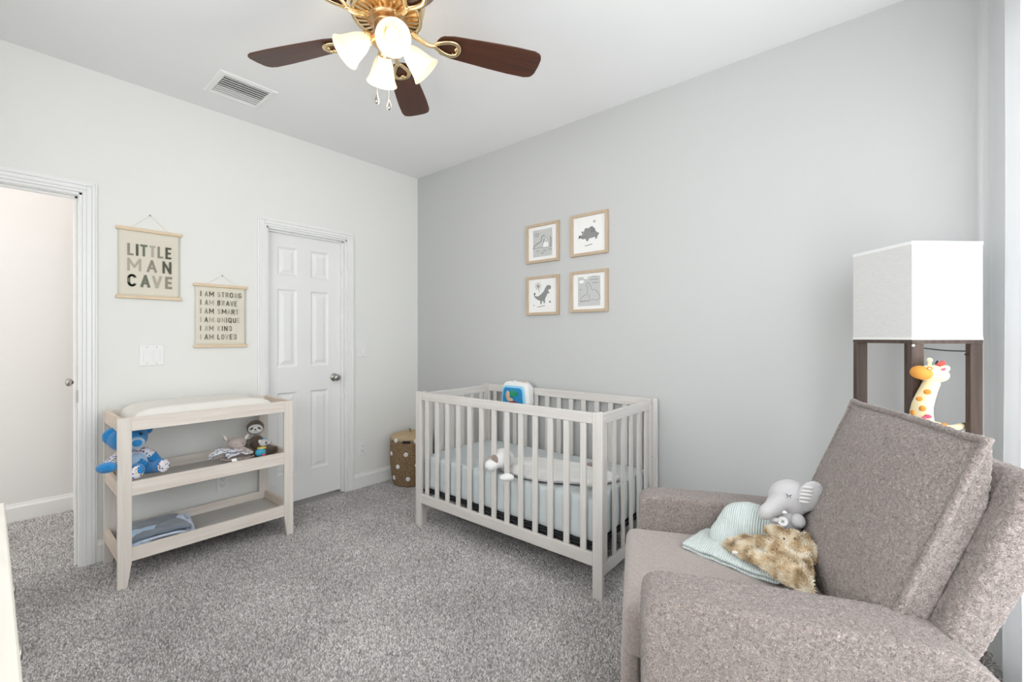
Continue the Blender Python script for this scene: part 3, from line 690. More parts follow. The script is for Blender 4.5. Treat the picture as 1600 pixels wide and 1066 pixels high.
bm = NB(); ell(bm, bl(412, 711, .395), (.008, .012, .008)); obj('foot', bm, M['pink'], ko, True)

bg = thing('bagged_blanket', 'folded slate blue blanket in clear plastic bag on bottom shelf', 'blanket', (.28, -2.02, .147))
B0 = Vector(bg.location)
def fold(z, ln, wd, seedv, th, y0=-.115):
    return grid(24, 14, lambda u, v: (-.14+wd*v, y0+ln*u, z+.004*noise.noise(Vector((u*6, v*6, seedv)))+.014*(abs(2*u-1)**4)*(-1)))
for i, (z, l_, m_) in enumerate(((.012, .25, 'bagplastic'), (.028, .26, 'greyblue'), (.048, .245, 'bagplastic'), (.070, .262, 'greyblue'))):
    obj('fold', fold(z, l_, .27, i*3.1, .012), M[m_], bg, True, mods=[msolid(.013, 0)])
bm = cloth_strip([Vector((-.06, .145, .075)), Vector((.0, .150, .062)), Vector((.06, .145, .045)), Vector((.12, .14, .015))], .06, .010, 2.2); obj('bag_end', bm, M['bagplastic'], bg, True, mods=[msolid(.003)])
bm = grid(16, 10, lambda u, v: (.02+.12*v, -.115+(.13-.05*v)*u, .083-.05*v*v+.004*noise.noise(Vector((u*5, v*5, 9))))); obj('card_insert', bm, M['paleblue'], bg, True, mods=[msolid(.003)])

# ------------------------------------------------------------------ wall hangings
def hanging(name, label, y0, y1, z0, z1, nail, items, r=.0085):
    yc, z = (y0+y1)/2, z1; t = thing(name, label, 'wall hanging', (0, yc, z0), 0, 'canvas wall hangings')
    def L(y, zz, d): return (d, y-yc, zz-z0)
    for zz, y_0, y_1 in ((z1-.008, y0, y1), (z0+.008, y0, y1)):
        bm = NB(); box(bm, .003, .019, y_0-yc, y_1-yc, zz-z0-.0095, zz-z0+.0095); obj('dowel', bm, M['dowel'], t, mods=[mbevel(.004, 3)])
    bm = grid(16, 16, lambda u, v: (.010+.0016*math.sin(u*5)*math.sin(v*3), y0+.012-yc+(y1-y0-.024)*u, .01+(z1-z0-.02)*v)); cv = obj('canvas', bm, M['canvas'], t, True, mods=[msolid(.0012)])
    w_ = (y1-y0)*.28
    bm = NB(); ny, nz = nail; tube(bm, [L(yc-w_, z1, .011), L(ny, nz, .006), L(yc+w_, z1, .011)], .0011, 6); obj('cord', bm, M['canvas'], t)
    bm = NB(); ell(bm, L(ny, nz, .007), .0045, None, 10, 8); obj('nail', bm, M['nickel'], t, True)
    mt = Matrix.Translation((.0128, -yc, -z0)) @ MA
    for zr in sorted({q[2] for q in items}, reverse=True): text_mesh('lettering', [q for q in items if q[2] == zr], [M['t_dark'], M['t_green'], M['t_mid'], M['t_light']], cv, mt)
    return t
def row(s, cols, xs, z, h, wds, bold):
    return [(ch, x, z, h, wd, bold, c) for ch, c, x, wd in zip(s, cols, xs, wds)]
# letter positions measured on the wall plane (y of the left edge, width)
def yA(px, py=400): return onX(px, py, .012).y
def letters(word, cols, boxes, z, h, bold):
    out = []
    for ch, c, (a, b) in zip(word, cols, boxes):
        ya, yb = yA(a), yA(b); out.append((ch, ya, z, h, yb-ya, bold, c))
    return out
S1 = 130/924
def c1(*v): return [(170+a*S1, 170+b*S1) for a, b in v]
it = letters('LITTLE', [2, 0, 1, 3, 2, 0], c1((205, 275), (300, 325), (345, 430), (450, 520), (540, 605), (628, 695)), 1.735, .070, .17)
it += letters('MAN', [3, 2, 0], c1((205, 360), (420, 535), (595, 695)), 1.645, .074, .16)
it += letters('CAVE', [1, 1, 3, 2], c1((205, 310), (350, 460), (480, 590), (625, 705)), 1.553, .074, .18)
hanging('wall_hanging', 'cream canvas wall hanging reading LITTLE MAN CAVE in big letters', -2.134, -1.821, 1.486, 1.897, (-1.978, 1.985), it)
S2 = 110/838
def c2(*v): return [(290+a*S2, 290+b*S2) for a, b in v]
rows = [('IAMSTRONG', [0, 2, 0, 3, 1, 2, 0, 3, 1], [(175, 187), (228, 265), (280, 336), (378, 415), (428, 462), (475, 512), (525, 565), (580, 612), (628, 666)]),
        ('IAMBRAVE', [0, 2, 3, 0, 3, 0, 2, 1], [(175, 187), (228, 268), (280, 335), (378, 412), (428, 462), (480, 522), (530, 568), (580, 610)]),
        ('IAMSMART', [2, 2, 0, 3, 0, 3, 0, 2], [(175, 185), (226, 265), (280, 335), (378, 415), (430, 485), (495, 535), (545, 585), (595, 628)]),
        ('IAMUNIQUE', [3, 0, 3, 2, 3, 0, 0, 0, 3], [(175, 185), (224, 266), (280, 335), (378, 412), (428, 468), (482, 493), (508, 548), (562, 598), (612, 645)]),
        ('IAMKIND', [0, 3, 2, 3, 0, 0, 3], [(172, 184), (226, 266), (280, 333), (378, 412), (430, 442), (458, 498), (514, 548)]),
        ('IAMLOVED', [3, 0, 2, 0, 2, 3, 0, 3], [(172, 184), (224, 268), (280, 333), (378, 410), (424, 460), (470, 512), (524, 555), (572, 606)])]
it = []
for i, (wd, cols, bxs) in enumerate(rows):
    it += letters(wd, cols, c2(*bxs), 1.522-.0556*i, .034, .145)
hanging('wall_hanging', 'cream canvas wall hanging with six lines starting I AM STRONG', -1.764, -1.450, 1.193, 1.603, (-1.601, 1.665), it)

# ------------------------------------------------------------------ switches and outlets on the left wall
def plate(name, label, cat, yc, zc, wd, ht, kind):
    t = thing(name, label, cat, (0, yc, zc)); bm = NB(); box(bm, 0, .006, -wd/2, wd/2, -ht/2, ht/2); obj('wall_plate', bm, M['white'], t, mods=[mbevel(.004, 3)])
    if kind == 'switch':
        n = 2 if wd > .1 else 1
        for k in range(n):
            y = (k-(n-1)/2)*.046; bm = NB(); frame_rect(bm, (y-.0185, y+.0185, -.035, .035), (y-.0165, y+.0165, -.033, .033), .0045, .0075, lambda a, b, d: (d, a, b)); obj('switch_frame', bm, M['trim'], t)
            bm = NB(); prism(bm, [(-.0325, .005), (-.0325, .0105 if k == 0 else .007), (0, .0078), (.0325, .007 if k == 0 else .0105), (.0325, .005)], 'y', y-.016, y+.016)
            xform(bm, Matrix(((0, 0, 1, 0), (0, 1, 0, 0), (1, 0, 0, 0), (0, 0, 0, 1)))); obj('rocker', bm, M['white'], t, mods=[mbevel(.001, 1)])
            for z in (-.048, .048):
                bm = NB(); lathe(bm, [(0, .004), (.0032, .004), (.0028, .0072), (0, .0074)], 12, Matrix.Translation((0, y, z)) @ Matrix.Rotation(PI/2, 4, 'Y')); obj('screw', bm, M['greyprint'], t, True)
    else:
        for z in (-.02, .02):
            bm = NB(); lathe(bm, [(0, .004), (.0165, .004), (.0165, .0078), (.015, .0085), (0, .0085)], 24, Matrix.Translation((0, 0, z)) @ Matrix.Rotation(PI/2, 4, 'Y')); r = obj('receptacle', bm, M['white'], t, True)
            bm = NB(); box(bm, .0082, .0089, -.0075, -.0055, z-.003, z+.006); box(bm, .0082, .0089, .0055, .0075, z-.003, z+.006); box(bm, .0082, .0089, -.002, .002, z-.010, z-.006); obj('slots', bm, M['darkvoid'], r)
    return t
plate('light_switch', 'white double rocker light switch below the LITTLE MAN CAVE hanging', 'light switch', -1.969, 1.150, .118, .122, 'switch')
plate('light_switch', 'white single rocker light switch to the right of the closet door', 'light switch', -.571, 1.152, .072, .117, 'switch')
plate('wall_outlet', 'white wall outlet low beside the wicker basket', 'outlet', -.574, .332, .072, .117, 'outlet')
plate('wall_outlet', 'white wall outlet seen through the changing table above bottom shelf', 'outlet', -1.598, .30, .072, .117, 'outlet')

# ------------------------------------------------------------------ ceiling vent
v = thing('ceiling_vent', 'white louvred air vent set in the ceiling', 'vent', (.398, -1.62, H))
fr = (-.155, .155, -.155, .155); inn = (-.119, .119, -.119, .119)
bm = NB(); rings = []
for ins, z in ((0, 0), (0, -.003), (.006, -.007), (.030, -.010), (.036, -.006), (.036, 0)):
    a = .155-ins; rings.append([bm.verts.new((x, y, z)) for x, y in ((-a, -a), (a, -a), (a, a), (-a, a))])
for A, B in zip(rings[:-1], rings[1:]):
    for k in range(4): bm.faces.new([A[k], A[(k+1) % 4], B[(k+1) % 4], B[k]])
obj('frame', bm, M['trim'], v)
obj('backing', bx(-.119, .119, -.119, .119, -.001, -.0002), M['darkvoid'], v)
base = None
for k in range(9):
    x = -.105+k*.0262; tl = -.15 if k < 4 else -.30
    if base is None or k == 4:
        bm = NB(); vs = box(bm, -.0132, .0132, -.118, .118, -.0008, .0008); xform(bm, Matrix.Rotation(-tl, 4, 'Y')); o = obj('louvre', bm, M['trim'], v); base = o
    else: o = base.copy(); COL.objects.link(o)
    o.location = (x, 0, -.0065)

# ------------------------------------------------------------------ framed prints on the back wall
def picture(label, x0, x1, z0, z1, polys, bg):
    xc, zc = (x0+x1)/2, (z0+z1)/2; W2_, H2_ = (x1-x0)/2, (z1-z0)/2
    t = thing('framed_print', label, 'picture', (xc, 0, zc), 0, 'framed dinosaur prints')
    bm = NB(); P = lambda a, b, d: (a, -d, b)
    frame_rect(bm, (-W2_, W2_, -H2_, H2_), (-W2_+.019, W2_-.019, -H2_+.019, H2_-.019), .001, .022, P); obj('frame', bm, M['frame'], t, mods=[mbevel(.0015, 2)])
    bm = NB(); box(bm, -W2_+.0185, W2_-.0185, -.010, -.004, -H2_+.0185, H2_-.0185); mt_ = obj('print', bm, M['print'], t)
    pl = []
    if bg: pl.append(([(-.085, -.098), (.085, -.098), (.085, .098), (-.085, .098)], 0, 3))
    pl += [([(a*1.14, b*1.12) for a, b in p], .0004+.00008*i, m) for i, (p, m) in enumerate(polys)]
    poly_mesh('drawing', pl, [M['ink1'], M['ink2'], M['ink3'], M['greyprint'], M['print']], mt_, Matrix.Translation((0, -.0101, 0)) @ MB_)
    return t
scr = lambda x, y, w_: [(stroke([(x+w_*i/8, y+.003*(-1)**i*(1 if i % 3 else .3)) for i in range(9)], .0022), 0)]
dino_back = [(-.02, -.045), (-.045, -.045), (-.058, -.02), (-.04, .0), (-.01, .012), (-.012, .04), (-.002, .052), (.012, .047), (.01, .038), (.0, .036), (.008, .01), (.02, -.02), (.018, -.045)]
p1 = [(stroke([(-.075, -.035), (-.06, -.01), (-.035, 0), (-.01, .01), (-.005, .04), (.008, .048), (.018, .040)], .004), 0),
      ([(.0, -.03), (.008, .005), (.018, .022), (.032, .028), (.045, .012), (.052, -.03)], 4), (stroke([(.0, -.03), (.008, .005), (.018, .022), (.032, .028), (.045, .012), (.052, -.03)], .003), 1)]
p1 += [([(.008+.009*i, .0+.010*math.sin(i)), (.013+.009*i, .0), (.010+.009*i, .028)], 0) for i in range(4)]
p1 += [(stroke([(.062, -.03), (.064, .01), (.06, .035)], .006), 1), (stroke([(.072, -.03), (.072, .03)], .003), 1), (stroke([(-.07, -.032), (-.02, -.028), (.02, -.034), (.07, -.030)], .003), 1)]
p1 += scr(-.07, .062, .045)+scr(-.06, .048, .03)+scr(-.05, -.05, .03)+scr(.01, -.052, .02)+scr(.045, -.048, .025)+scr(-.01, -.066, .02)
p2 = [([(-.065, -.012), (-.05, .0), (-.038, .012), (-.03, .034), (-.018, .040), (-.006, .034), (.006, .042), (.022, .044), (.036, .030), (.046, .008), (.068, -.004), (.058, -.016), (.05, -.034), (.042, -.036), (.040, -.022), (.0, -.026), (-.008, -.042), (-.018, -.040), (-.024, -.024), (-.044, -.026), (-.056, -.018)], 1),
      ([(-.072, -.022), (-.056, -.012), (-.060, .004), (-.070, -.006)], 0), ([(-.052, .010), (-.046, .026), (-.038, .012)], 0)]
p2 += [(circle(.018+.010*(i % 3), .012+.012*(i//3), .003), 0) for i in range(7)]+[(stroke([(-.028, -.068), (.022, -.062)], .007), 2)]+[(circle(.035, .070, .008), 2)]
p3 = [([(-.072, .004), (-.058, -.014), (-.036, -.028), (-.018, -.034), (-.016, -.056), (-.006, -.056), (-.004, -.036), (.006, -.036), (.010, -.052), (.020, -.050), (.020, -.024), (.032, -.004), (.040, .012), (.054, .010), (.052, .018), (.044, .024), (.048, .036), (.064, .038), (.066, .054), (.054, .064), (.034, .062), (.022, .048), (.010, .026), (-.010, .010), (-.034, -.004), (-.054, -.002)], 1)]
p3 += [(stroke([(-.035, .062), (-.035+.026*math.cos(a), .062+.026*math.sin(a))], .004), 1) for a in [k*PI/4+.2 for k in range(8)]]+[(stroke([(-.033, .062), (-.024, .02)], .003), 1)]
p3 += [(circle(-.062, .012, .006, .009), 0), (circle(.058, -.044, .006), 0), (circle(-.068, -.062, .004), 1), (stroke([(-.04, -.074), (.02, -.066)], .006), 2)]
p4 = [(stroke([(-.058, -.058), (-.050, -.035), (-.03, -.022), (-.012, -.02), (-.008, .02), (-.02, .040), (-.014, .052), (.0, .050), (.012, .03), (.018, .008), (.040, .006), (.060, -.01), (.075, -.045)], .0032), 1),
      (stroke([(.0, -.02), (.004, -.055), (.03, -.050), (.05, -.056), (.075, -.045)], .003), 1), (circle(-.05, .060, .018, .010), 4), (circle(-.022, .082, .016, .009), 4), (stroke([(-.058, -.060), (-.02, -.056), (.0, -.058)], .003), 0)]
p4 += scr(.014, .086, .04)+scr(.004, .068, .055)+scr(.022, .048, .04)+scr(-.062, .012, .006)
picture('light oak framed print of two dinosaurs on grey, top left of four', 1.312, 1.603, 1.800, 2.082, p1, True)
picture('light oak framed print of a spotted horned dinosaur, top right of four', 1.702, 1.984, 1.806, 2.087, p2, False)
picture('light oak framed print of a standing dinosaur under a star burst, bottom left', 1.314, 1.602, 1.420, 1.701, p3, False)
picture('light oak framed print of a long-necked dinosaur under clouds, bottom right', 1.700, 1.984, 1.427, 1.704, p4, True)

# ------------------------------------------------------------------ woven basket
bk = thing('laundry_basket', 'round brown woven basket with white dots and pale lid in the corner', 'basket', (.205, -.235, 0))
bm = NB(); prof = [(0, .004), (.125, .004)]; nr = 38
for i in range(nr*2+1):
    z = .006+i*(.405/(nr*2)); f = i/(nr*2); r = .140+.028*min(1, f*2.2)**.7-.004*(f > .9)+.0022*(1 if i % 2 else -1); prof.append((r, z))
prof += [(.158, .41), (.150, .30)]
lathe(bm, prof, 56, cap=False)
for vtx in bm.verts:
    a = math.atan2(vtx.co.y, vtx.co.x); k = 1+.008*math.sin(a*26+vtx.co.z*380); vtx.co.x *= k; vtx.co.y *= k
obj('woven_body', bm, M['wicker'], bk, True)
bm = NB(); lathe(bm, [(0, .445), (.05, .444), (.11, .436), (.150, .424), (.166, .414), (.169, .405), (.169, .385), (.164, .385), (.164, .402), (.0, .402)], 56); obj('lid', bm, M['wickerlid'], bk, True)
bm = NB(); tube(bm, spl([(-.03, .02, .440), (-.015, .005, .462), (.012, -.012, .466), (.034, -.03, .438)], 6), .006, 8); obj('lid_handle', bm, M['wicker'], bk, True)
ang0 = math.atan2(-2.604+.235, 3.372-.205)
def on_basket(px, py):
    """point of the basket's side seen at a pixel"""
    d = ray(px, py); o = CAM-Vector((.205, -.235, 0)); r = .172; a = d.x**2+d.y**2; b = 2*(o.x*d.x+o.y*d.y); c = o.x**2+o.y**2-r*r
    q = b*b-4*a*c
    if q < 0: return None
    k = (-b-math.sqrt(q))/(2*a); return o+d*k
dots = []
for px, py in ((618, 689), (611, 709), (634, 711), (621, 730), (613, 747), (637, 750), (602.5, 687), (606, 727), (650, 690), (652, 727)):
    p = on_basket(px, py)
    if p: dots.append((math.atan2(p.y, p.x), p.z))
# the same dot pattern carried on round the side that faces away
dots += [(a+PI*.9, z) for a, z in dots[:6]]
for a, z in dots:
    bm = NB(); r = .140+.028*min(1, (z/.405)*2.2)**.7; lathe(bm, [(.019, -.002), (.0185, .002), (.014, .005), (.006, .0045), (0, .003)], 18, Matrix.Translation((r*math.cos(a), r*math.sin(a), z)) @ Matrix.Rotation(a, 4, 'Z') @ Matrix.Rotation(PI/2, 4, 'Y'))
    obj('dot', bm, M['offwhite'], bk, True)
p = on_basket(635, 682); a = math.atan2(p.y, p.x)
bm = NB()
bmr = [(.1705*math.cos(a+k*.032), .1705*math.sin(a+k*.032)) for k in range(-6, 7)]
for (x0, y0_), (x1, y1_) in zip(bmr[:-1], bmr[1:]): bm.faces.new([bm.verts.new(q) for q in ((x0, y0_, .376), (x1, y1_, .376), (x1, y1_, .398), (x0, y0_, .398))])
bmesh.ops.remove_doubles(bm, verts=bm.verts, dist=1e-5)
obj('handle_slot', bm, M['black'], bk, mods=[msolid(.003, 0)])

# ------------------------------------------------------------------ crib
CO = Vector((.935, -.740, 0)); CYAW = math.radians(1.0); CL, CDp = 1.395, .700
cr_ = thing('crib', 'pale whitewashed wooden crib with vertical slats along the grey wall', 'crib', CO, CYAW)
CM = Matrix.Translation(CO) @ Matrix.Rotation(CYAW, 4, 'Z')
for u, su in ((0, 1), (CL, -1)):
    for v_, sv in ((0, 1), (CDp, -1)):
        bm = NB()
        x = sorted((u, u+su*.054)); y = sorted((v_, v_+sv*.022)); box(bm, *x, *y, 0, .895)
        x = sorted((u+su*.026, u+su*.046)); y = sorted((v_+sv*.0215, v_+sv*.062)); box(bm, *x, *y, .0, .893)
        obj('leg', bm, M['cwz'], cr_, mods=[mbevel(.004, 3)])
        for z in (.865, .55, .30, .18):
            bm = NB(); lathe(bm, [(0, -.0005), (.005, -.0005), (.0045, .0012), (0, .0012)], 12, Matrix.Translation((u+su*.026, v_+sv*.034, z)) @ Matrix.Rotation(-su*PI/2, 4, 'Y')); obj('bolt', bm, M['nickel'], cr_)
for v0, v1 in ((.001, .021), (CDp-.021, CDp-.001)):
    for z0, z1 in ((.152, .216), (.840, .893)): obj('long_rail', bx(.0535, CL-.0535, v0, v1, z0, z1), M['cwx'], cr_, mods=[mbevel(.003, 2)])
proto = None
for v_ in (.005, CDp-.017):
    for k in range(13):
        uc = .108+k*(CL-.216)/12
        if proto is None: proto = obj('slat', bx(-.0165, .0165, 0, .012, .2155, .8405), M['cwz'], cr_, mods=[mbevel(.0025, 2)]); o = proto
        else: o = proto.copy(); COL.objects.link(o)
        o.location = (uc, v_, 0)
proto = None
for u in (.027, CL-.047):
    for z0, z1 in ((.085, .140), (.832, .884)): obj('end_rail', bx(u, u+.020, .0625, CDp-.0625, z0, z1), M['cwy'], cr_, mods=[mbevel(.003, 2)])
    for k in range(6):
        vc = .098+k*(CDp-.196)/5
        if proto is None: proto = obj('end_slat', bx(0, .012, -.0165, .0165, .1395, .8325), M['cwz'], cr_, mods=[mbevel(.0025, 2)]); o = proto
        else: o = proto.copy(); COL.objects.link(o)
        o.location = (u+.004, vc, 0)
obj('mattress_support', bx(.05, CL-.05, .026, CDp-.026, .225, .238), M['mattdark'], cr_)
mt_ = thing('crib_mattress', 'thick crib mattress in a fitted pale blue grey sheet inside crib', 'mattress', CM @ Vector((CL/2, CDp/2, .24)), CYAW)
bm = bx(-CL/2+.052, CL/2-.052, -CDp/2+.028, CDp/2-.028, .006, .228)
bmesh.ops.subdivide_edges(bm, edges=bm.edges, cuts=10, use_grid_fill=True)
def f_(o): pass
obj('sheet', bm, M['sheet'], mt_, True, mods=[mremesh(.012, 12), mdisp(.010, .11)])
bm = NB(); a, b = CL/2-.049, CDp/2-.026
tube(bm, [(x, y, .008) for x, y in ((-a+.03, -b), (a-.03, -b), (a, -b+.03), (a, b-.03), (a-.03, b), (-a+.03, b), (-a, b-.03), (-a, -b+.03))], .0045, 8, True); obj('binding', bm, M['mattdark'], mt_, True)

# pale quilted play mat and the white floppy toy lying on the mattress
def cl(px, py, z=.485): return onZ(px, py, z)
mat_ = thing('quilted_mat', 'pale grey quilted play mat spread over the crib mattress', 'blanket', cl(865, 735, .470))
B0 = Vector(mat_.location)
a0 = cl(866, 734)-B0; ax = (cl(930, 745)-cl(805, 725)); exv = ax.normalized(); eyv = Vector((-exv.y, exv.x, 0))
def matf(u, v):
    r = u; th = v*2*PI; k = 1+.04*math.sin(th*3+1)+.02*math.sin(th*7)
    p = a0+exv*(.36*r*k*math.cos(th))+eyv*(.205*r*k*math.sin(th))
    return (p.x, p.y, .018+.014*(1-r**6)+.006*noise.noise(Vector((p.x*14, p.y*14, 2)))*(1-r**8))
bm = grid(22, 72, matf); bmesh.ops.remove_doubles(bm, verts=bm.verts, dist=1e-4)
obj('top', bm, M['offwhite'], mat_, True, mods=[msolid(.006)])
bm = NB(); tube(bm, [Vector(matf(1, i/72))+Vector((0, 0, -.004)) for i in range(72)], .006, 8, True); obj('piping', bm, M['greyplush'], mat_, True)
for px, py, r in ((927, 727, (.05, .03, .014)), ): bm = NB(); ell(bm, cl(px, py, .50)-B0, r); obj('patch', bm, M['taupeplush'], mat_, True)
for px, py in ((925, 755), (826, 724)): bm = NB(); ell(bm, cl(px, py, .505)-B0, (.050, .038, .022)); obj('ear', bm, M['offwhite'], mat_, True)
dg_ = thing('floppy_plush', 'white floppy plush toy with a brown inner ear lying in crib', 'soft toy', cl(790, 745, .485))
B0 = Vector(dg_.location)
hc = cl(786, 733, .49)-B0+Vector((0, 0, .062))
blob('head', [(hc, (.072, .060, .058)), (cl(768, 735, .49)-B0+Vector((0, 0, .03)), (.040, .04, .035)), (hc+Vector((-.05, -.01, -.03)), (.05, .045, .03))], M['offwhite'], dg_, .007, 4)
bm = NB(); ell(bm, hc+Vector((-.012, -.058, -.002)), (.026, .010, .036), E_((.2, 0, .15))); obj('inner_ear', bm, M['taupeplush'], dg_, True)
bm = NB(); ell(bm, hc+Vector((-.085, -.03, -.02)), (.022, .016, .026)); obj('nose', bm, M['pinkgrey'], dg_, True)
blob('ear', [(cl(792, 746, .495)-B0, (.042, .030, .020), E_((0, 0, .9)))], M['offwhite'], dg_, .006, 3); blob('arm', [(cl(808, 733, .50)-B0, (.045, .03, .024), E_((0, 0, .3)))], M['offwhite'], dg_, .006, 3)
bm = NB(); tube(bm, spl([hc+Vector((.07, -.02, .03)), hc+Vector((.085, -.035, .0)), hc+Vector((.08, -.04, -.03))], 5), [.006]*11, 8); obj('ribbon', bm, M['greyplush'], dg_, True)

# crib soother hanging on the inside of the back rail
so = thing('crib_soother', 'white and blue musical aquarium toy strapped to back rail of crib', 'toy', CM @ Vector((.372, CDp-.024, .745)), CYAW)
def rr(w_, h_, r, n=6, taper=0):
    pts = []
    for cx_, cy_, a in ((w_/2-r, h_-r, 0), (-w_/2+r, h_-r, PI/2), (-w_/2+r, r, PI), (w_/2-r, r, 1.5*PI)):
        for k in range(n+1):
            x = cx_+r*math.cos(a+k*PI/2/n); y = cy_+r*math.sin(a+k*PI/2/n); pts.append((x*(1-taper*y/h_), y))
    return pts
bm = NB(); prism(bm, rr(.265, .190, .055, taper=.12), 'y', -.078, -.002); obj('body', bm, M['white'], so, True, mods=[mbevel(.018, 4, 50)])
bm = NB(); prism(bm, [(x-.006, y+.012) for x, y in rr(.222, .150, .035, taper=.12)], 'y', -.088, -.070); obj('bezel', bm, M['bluerim'], so, True, mods=[mbevel(.005, 3, 50)])
bm = NB(); prism(bm, [(x-.006, y+.022) for x, y in rr(.190, .125, .025, taper=.12)], 'y', -.092, -.080); obj('screen', bm, M['glassblue'], so, mods=[mbevel(.002, 2, 50)])
bm = NB(); ell(bm, (.0, -.092, .105), (.034, .006, .026)); ell(bm, (.028, -.092, .11), (.016, .005, .012)); obj('seaweed', bm, M['greenleaf'], so, True)
bm = NB(); ell(bm, (-.05, -.092, .09), (.018, .005, .034)); ell(bm, (-.03, -.092, .06), (.03, .005, .014)); obj('fish', bm, M['tanplastic'], so, True)
bm = NB(); box(bm, -.035, .035, -.095, -.088, .030, .052); obj('bottom_display', bm, M['redplastic'], so, mods=[mbevel(.004, 2)])
bm = NB(); ell(bm, (.068, -.045, .184), (.026, .020, .010), E_((0, .45, 0))); obj('button', bm, M['tanplastic'], so, True)
bm = NB(); ell(bm, (-.01, -.055, .190), (.016, .012, .008)); ell(bm, (-.045, -.080, .176), (.006, .004, .004)); obj('dial', bm, M['white'], so, True)
bm = NB()
for s in (-.08, .08): tube(bm, [(s, -.004, .10), (s, -.001, .158), (s, .004, .1565), (s, .030, .156), (s, .032, .10)], .004, 8)
obj('strap', bm, M['white'], so)

# ------------------------------------------------------------------ armchair (local +x forward, +y towards the camera)
CHA = math.atan2(-.42, -.907)
chair = thing('armchair', 'taupe teddy-fabric glider armchair with a tall back cushion by the curtain', 'armchair', (3.1136, -1.1752, 0), CHA)
CHM = Matrix.Translation(chair.location) @ Matrix.Rotation(CHA, 4, 'Z')
TED = [mremesh(.0052, 14, .6), mdisp(.0085, .0085, .5)]
def arm(v0, v1, name='arm', splay=0):
    pts = [(.350, .06), (.352, .56), (.350, .610), (.325, .632), (.25, .637), (.0, .637), (-.20, .634), (-.28, .618), (-.330, .580), (-.352, .52), (-.36, .06)]
    bm = NB(); prism(bm, pts, 'y', v0, v1); bmesh.ops.recalc_face_normals(bm, faces=bm.faces)
    bmesh.ops.bevel(bm, geom=bm.edges[:], offset=.032, segments=4, affect='EDGES', clamp_overlap=True, profile=.5)
    if splay:
        for q in bm.verts: q.co.y += splay*(.35-q.co.x)*max(0, q.co.z-.2)
    return obj(name, bm, M['chair'], chair, True, mods=TED)
arm(.135, .300, splay=.10); arm(-.555, -.415)
def roundbox(x0, x1, y0, y1, z0, z1, r, seg=4):
    bm = bx(x0, x1, y0, y1, z0, z1); bmesh.ops.bevel(bm, geom=bm.edges[:], offset=r, segments=seg, affect='EDGES', profile=.5); return bm
bm = roundbox(-.28, .402, -.425, .150, .37, .512, .035)
for q in bm.verts:
    if q.co.z > .48: q.co.z += .010*(1-((q.co.y+.137)/.30)**2)
obj('seat_cushion', bm, M['chairsmooth'], chair, True, mods=[mremesh(.0075, 10, .6), mdisp(.0025, .011)])
obj('footrest_panel', roundbox(.352, .405, -.41, .140, .10, .385, .02), M['chairsmooth'], chair, True, mods=TED)
obj('base_frame', bx(-.28, .33, -.50, .22, .03, .2), M['mattdark'], chair)
bm = NB(); lathe(bm, [(0, 0), (.25, 0), (.25, .03), (.0, .03)], 36, Matrix.Translation((0, -.12, 0))); obj('swivel_base', bm, M['mattdark'], chair)
# reclined shell
uf = lambda z: -.223-.411*(z-.648)-.066
pts = [(uf(.42), .42), (uf(.955), .955), (uf(.975)-.02, .972), (uf(.97)-.085, .952), (uf(.93)-.098, .90), (uf(.42)-.080, .42)]
bm = NB(); prism(bm, pts, 'y', -.475, .232); bmesh.ops.recalc_face_normals(bm, faces=bm.faces); bmesh.ops.bevel(bm, geom=bm.edges[:], offset=.018, segments=3, affect='EDGES', profile=.5)
obj('back_shell', bm, M['chair'], chair, True, mods=TED)
# back cushion
tilt = math.atan(.411); UP = Vector((-math.sin(tilt), 0, math.cos(tilt))); NR = Vector((math.cos(tilt), 0, math.sin(tilt))); VC = -.1225
Bp = Vector((-.223-.411*(.500-.648), VC, .500)); HL = .565; HW = .308
def cpt(s, t, n): return Bp+Vector((0, s*HW, 0))+UP*(t*HL)+NR*n
def outline(s, t):
    # slightly pinched sides, ears at the two top corners
    e = 1+.002*math.sin(PI*min(1, t*1.25))-.015*max(0, (t-.6)/.4)+.030*max(0, (t-.88)/.12)**2; h = t+(.010*(1-s*s)+.018*abs(s)**9)*max(0, t*2-1)**3
    return s*e, h
bm = NB(); nn = 30
def layer(fn): return [[bm.verts.new(fn(-1+2*i/nn, j/nn)) for j in range(nn+1)] for i in range(nn+1)]
def fr_(s, t):
    a, b = outline(s, t); return cpt(a, b, .004+.042*(1-abs(s)**3.4)**.8*(1-abs(2*t-1)**3.6)**.8)
def bk_(s, t):
    a, b = outline(s, t); k = max(0, (t-.70)/.30)**2; return cpt(a*(.985+.015*k), b, -(.062+.006*(1-abs(s)**3))*(1-.86*k))
Fv, Bv = layer(fr_), layer(bk_)
for i in range(nn):
    for j in range(nn):
        bm.faces.new([Fv[i][j], Fv[i+1][j], Fv[i+1][j+1], Fv[i][j+1]]); bm.faces.new([Bv[i][j+1], Bv[i+1][j+1], Bv[i+1][j], Bv[i][j]])
per = [(i, 0) for i in range(nn)]+[(nn, j) for j in range(nn)]+[(nn-i, nn) for i in range(nn)]+[(0, nn-j) for j in range(nn)]
for k in range(len(per)):
    a, b = per[k], per[(k+1) % len(per)]; bm.faces.new([Fv[b[0]][b[1]], Fv[a[0]][a[1]], Bv[a[0]][a[1]], Bv[b[0]][b[1]]])
perp = [cpt(*outline(-1+2*i/nn, j/nn), .004) for i, j in per]
bc = obj('back_cushion', bm, M['chair'], chair, True, mods=[mremesh(.0052, 8, .6), mdisp(.0085, .0085)])
bm = NB(); cc = sum(perp, Vector())/len(perp)
tube(bm, [p+(p-cc).normalized()*.003 for p in perp], .0105, 8, True)
obj('flange', bm, M['chair'], bc, True, mods=[mremesh(.005, 3), mdisp(.005, .011)])

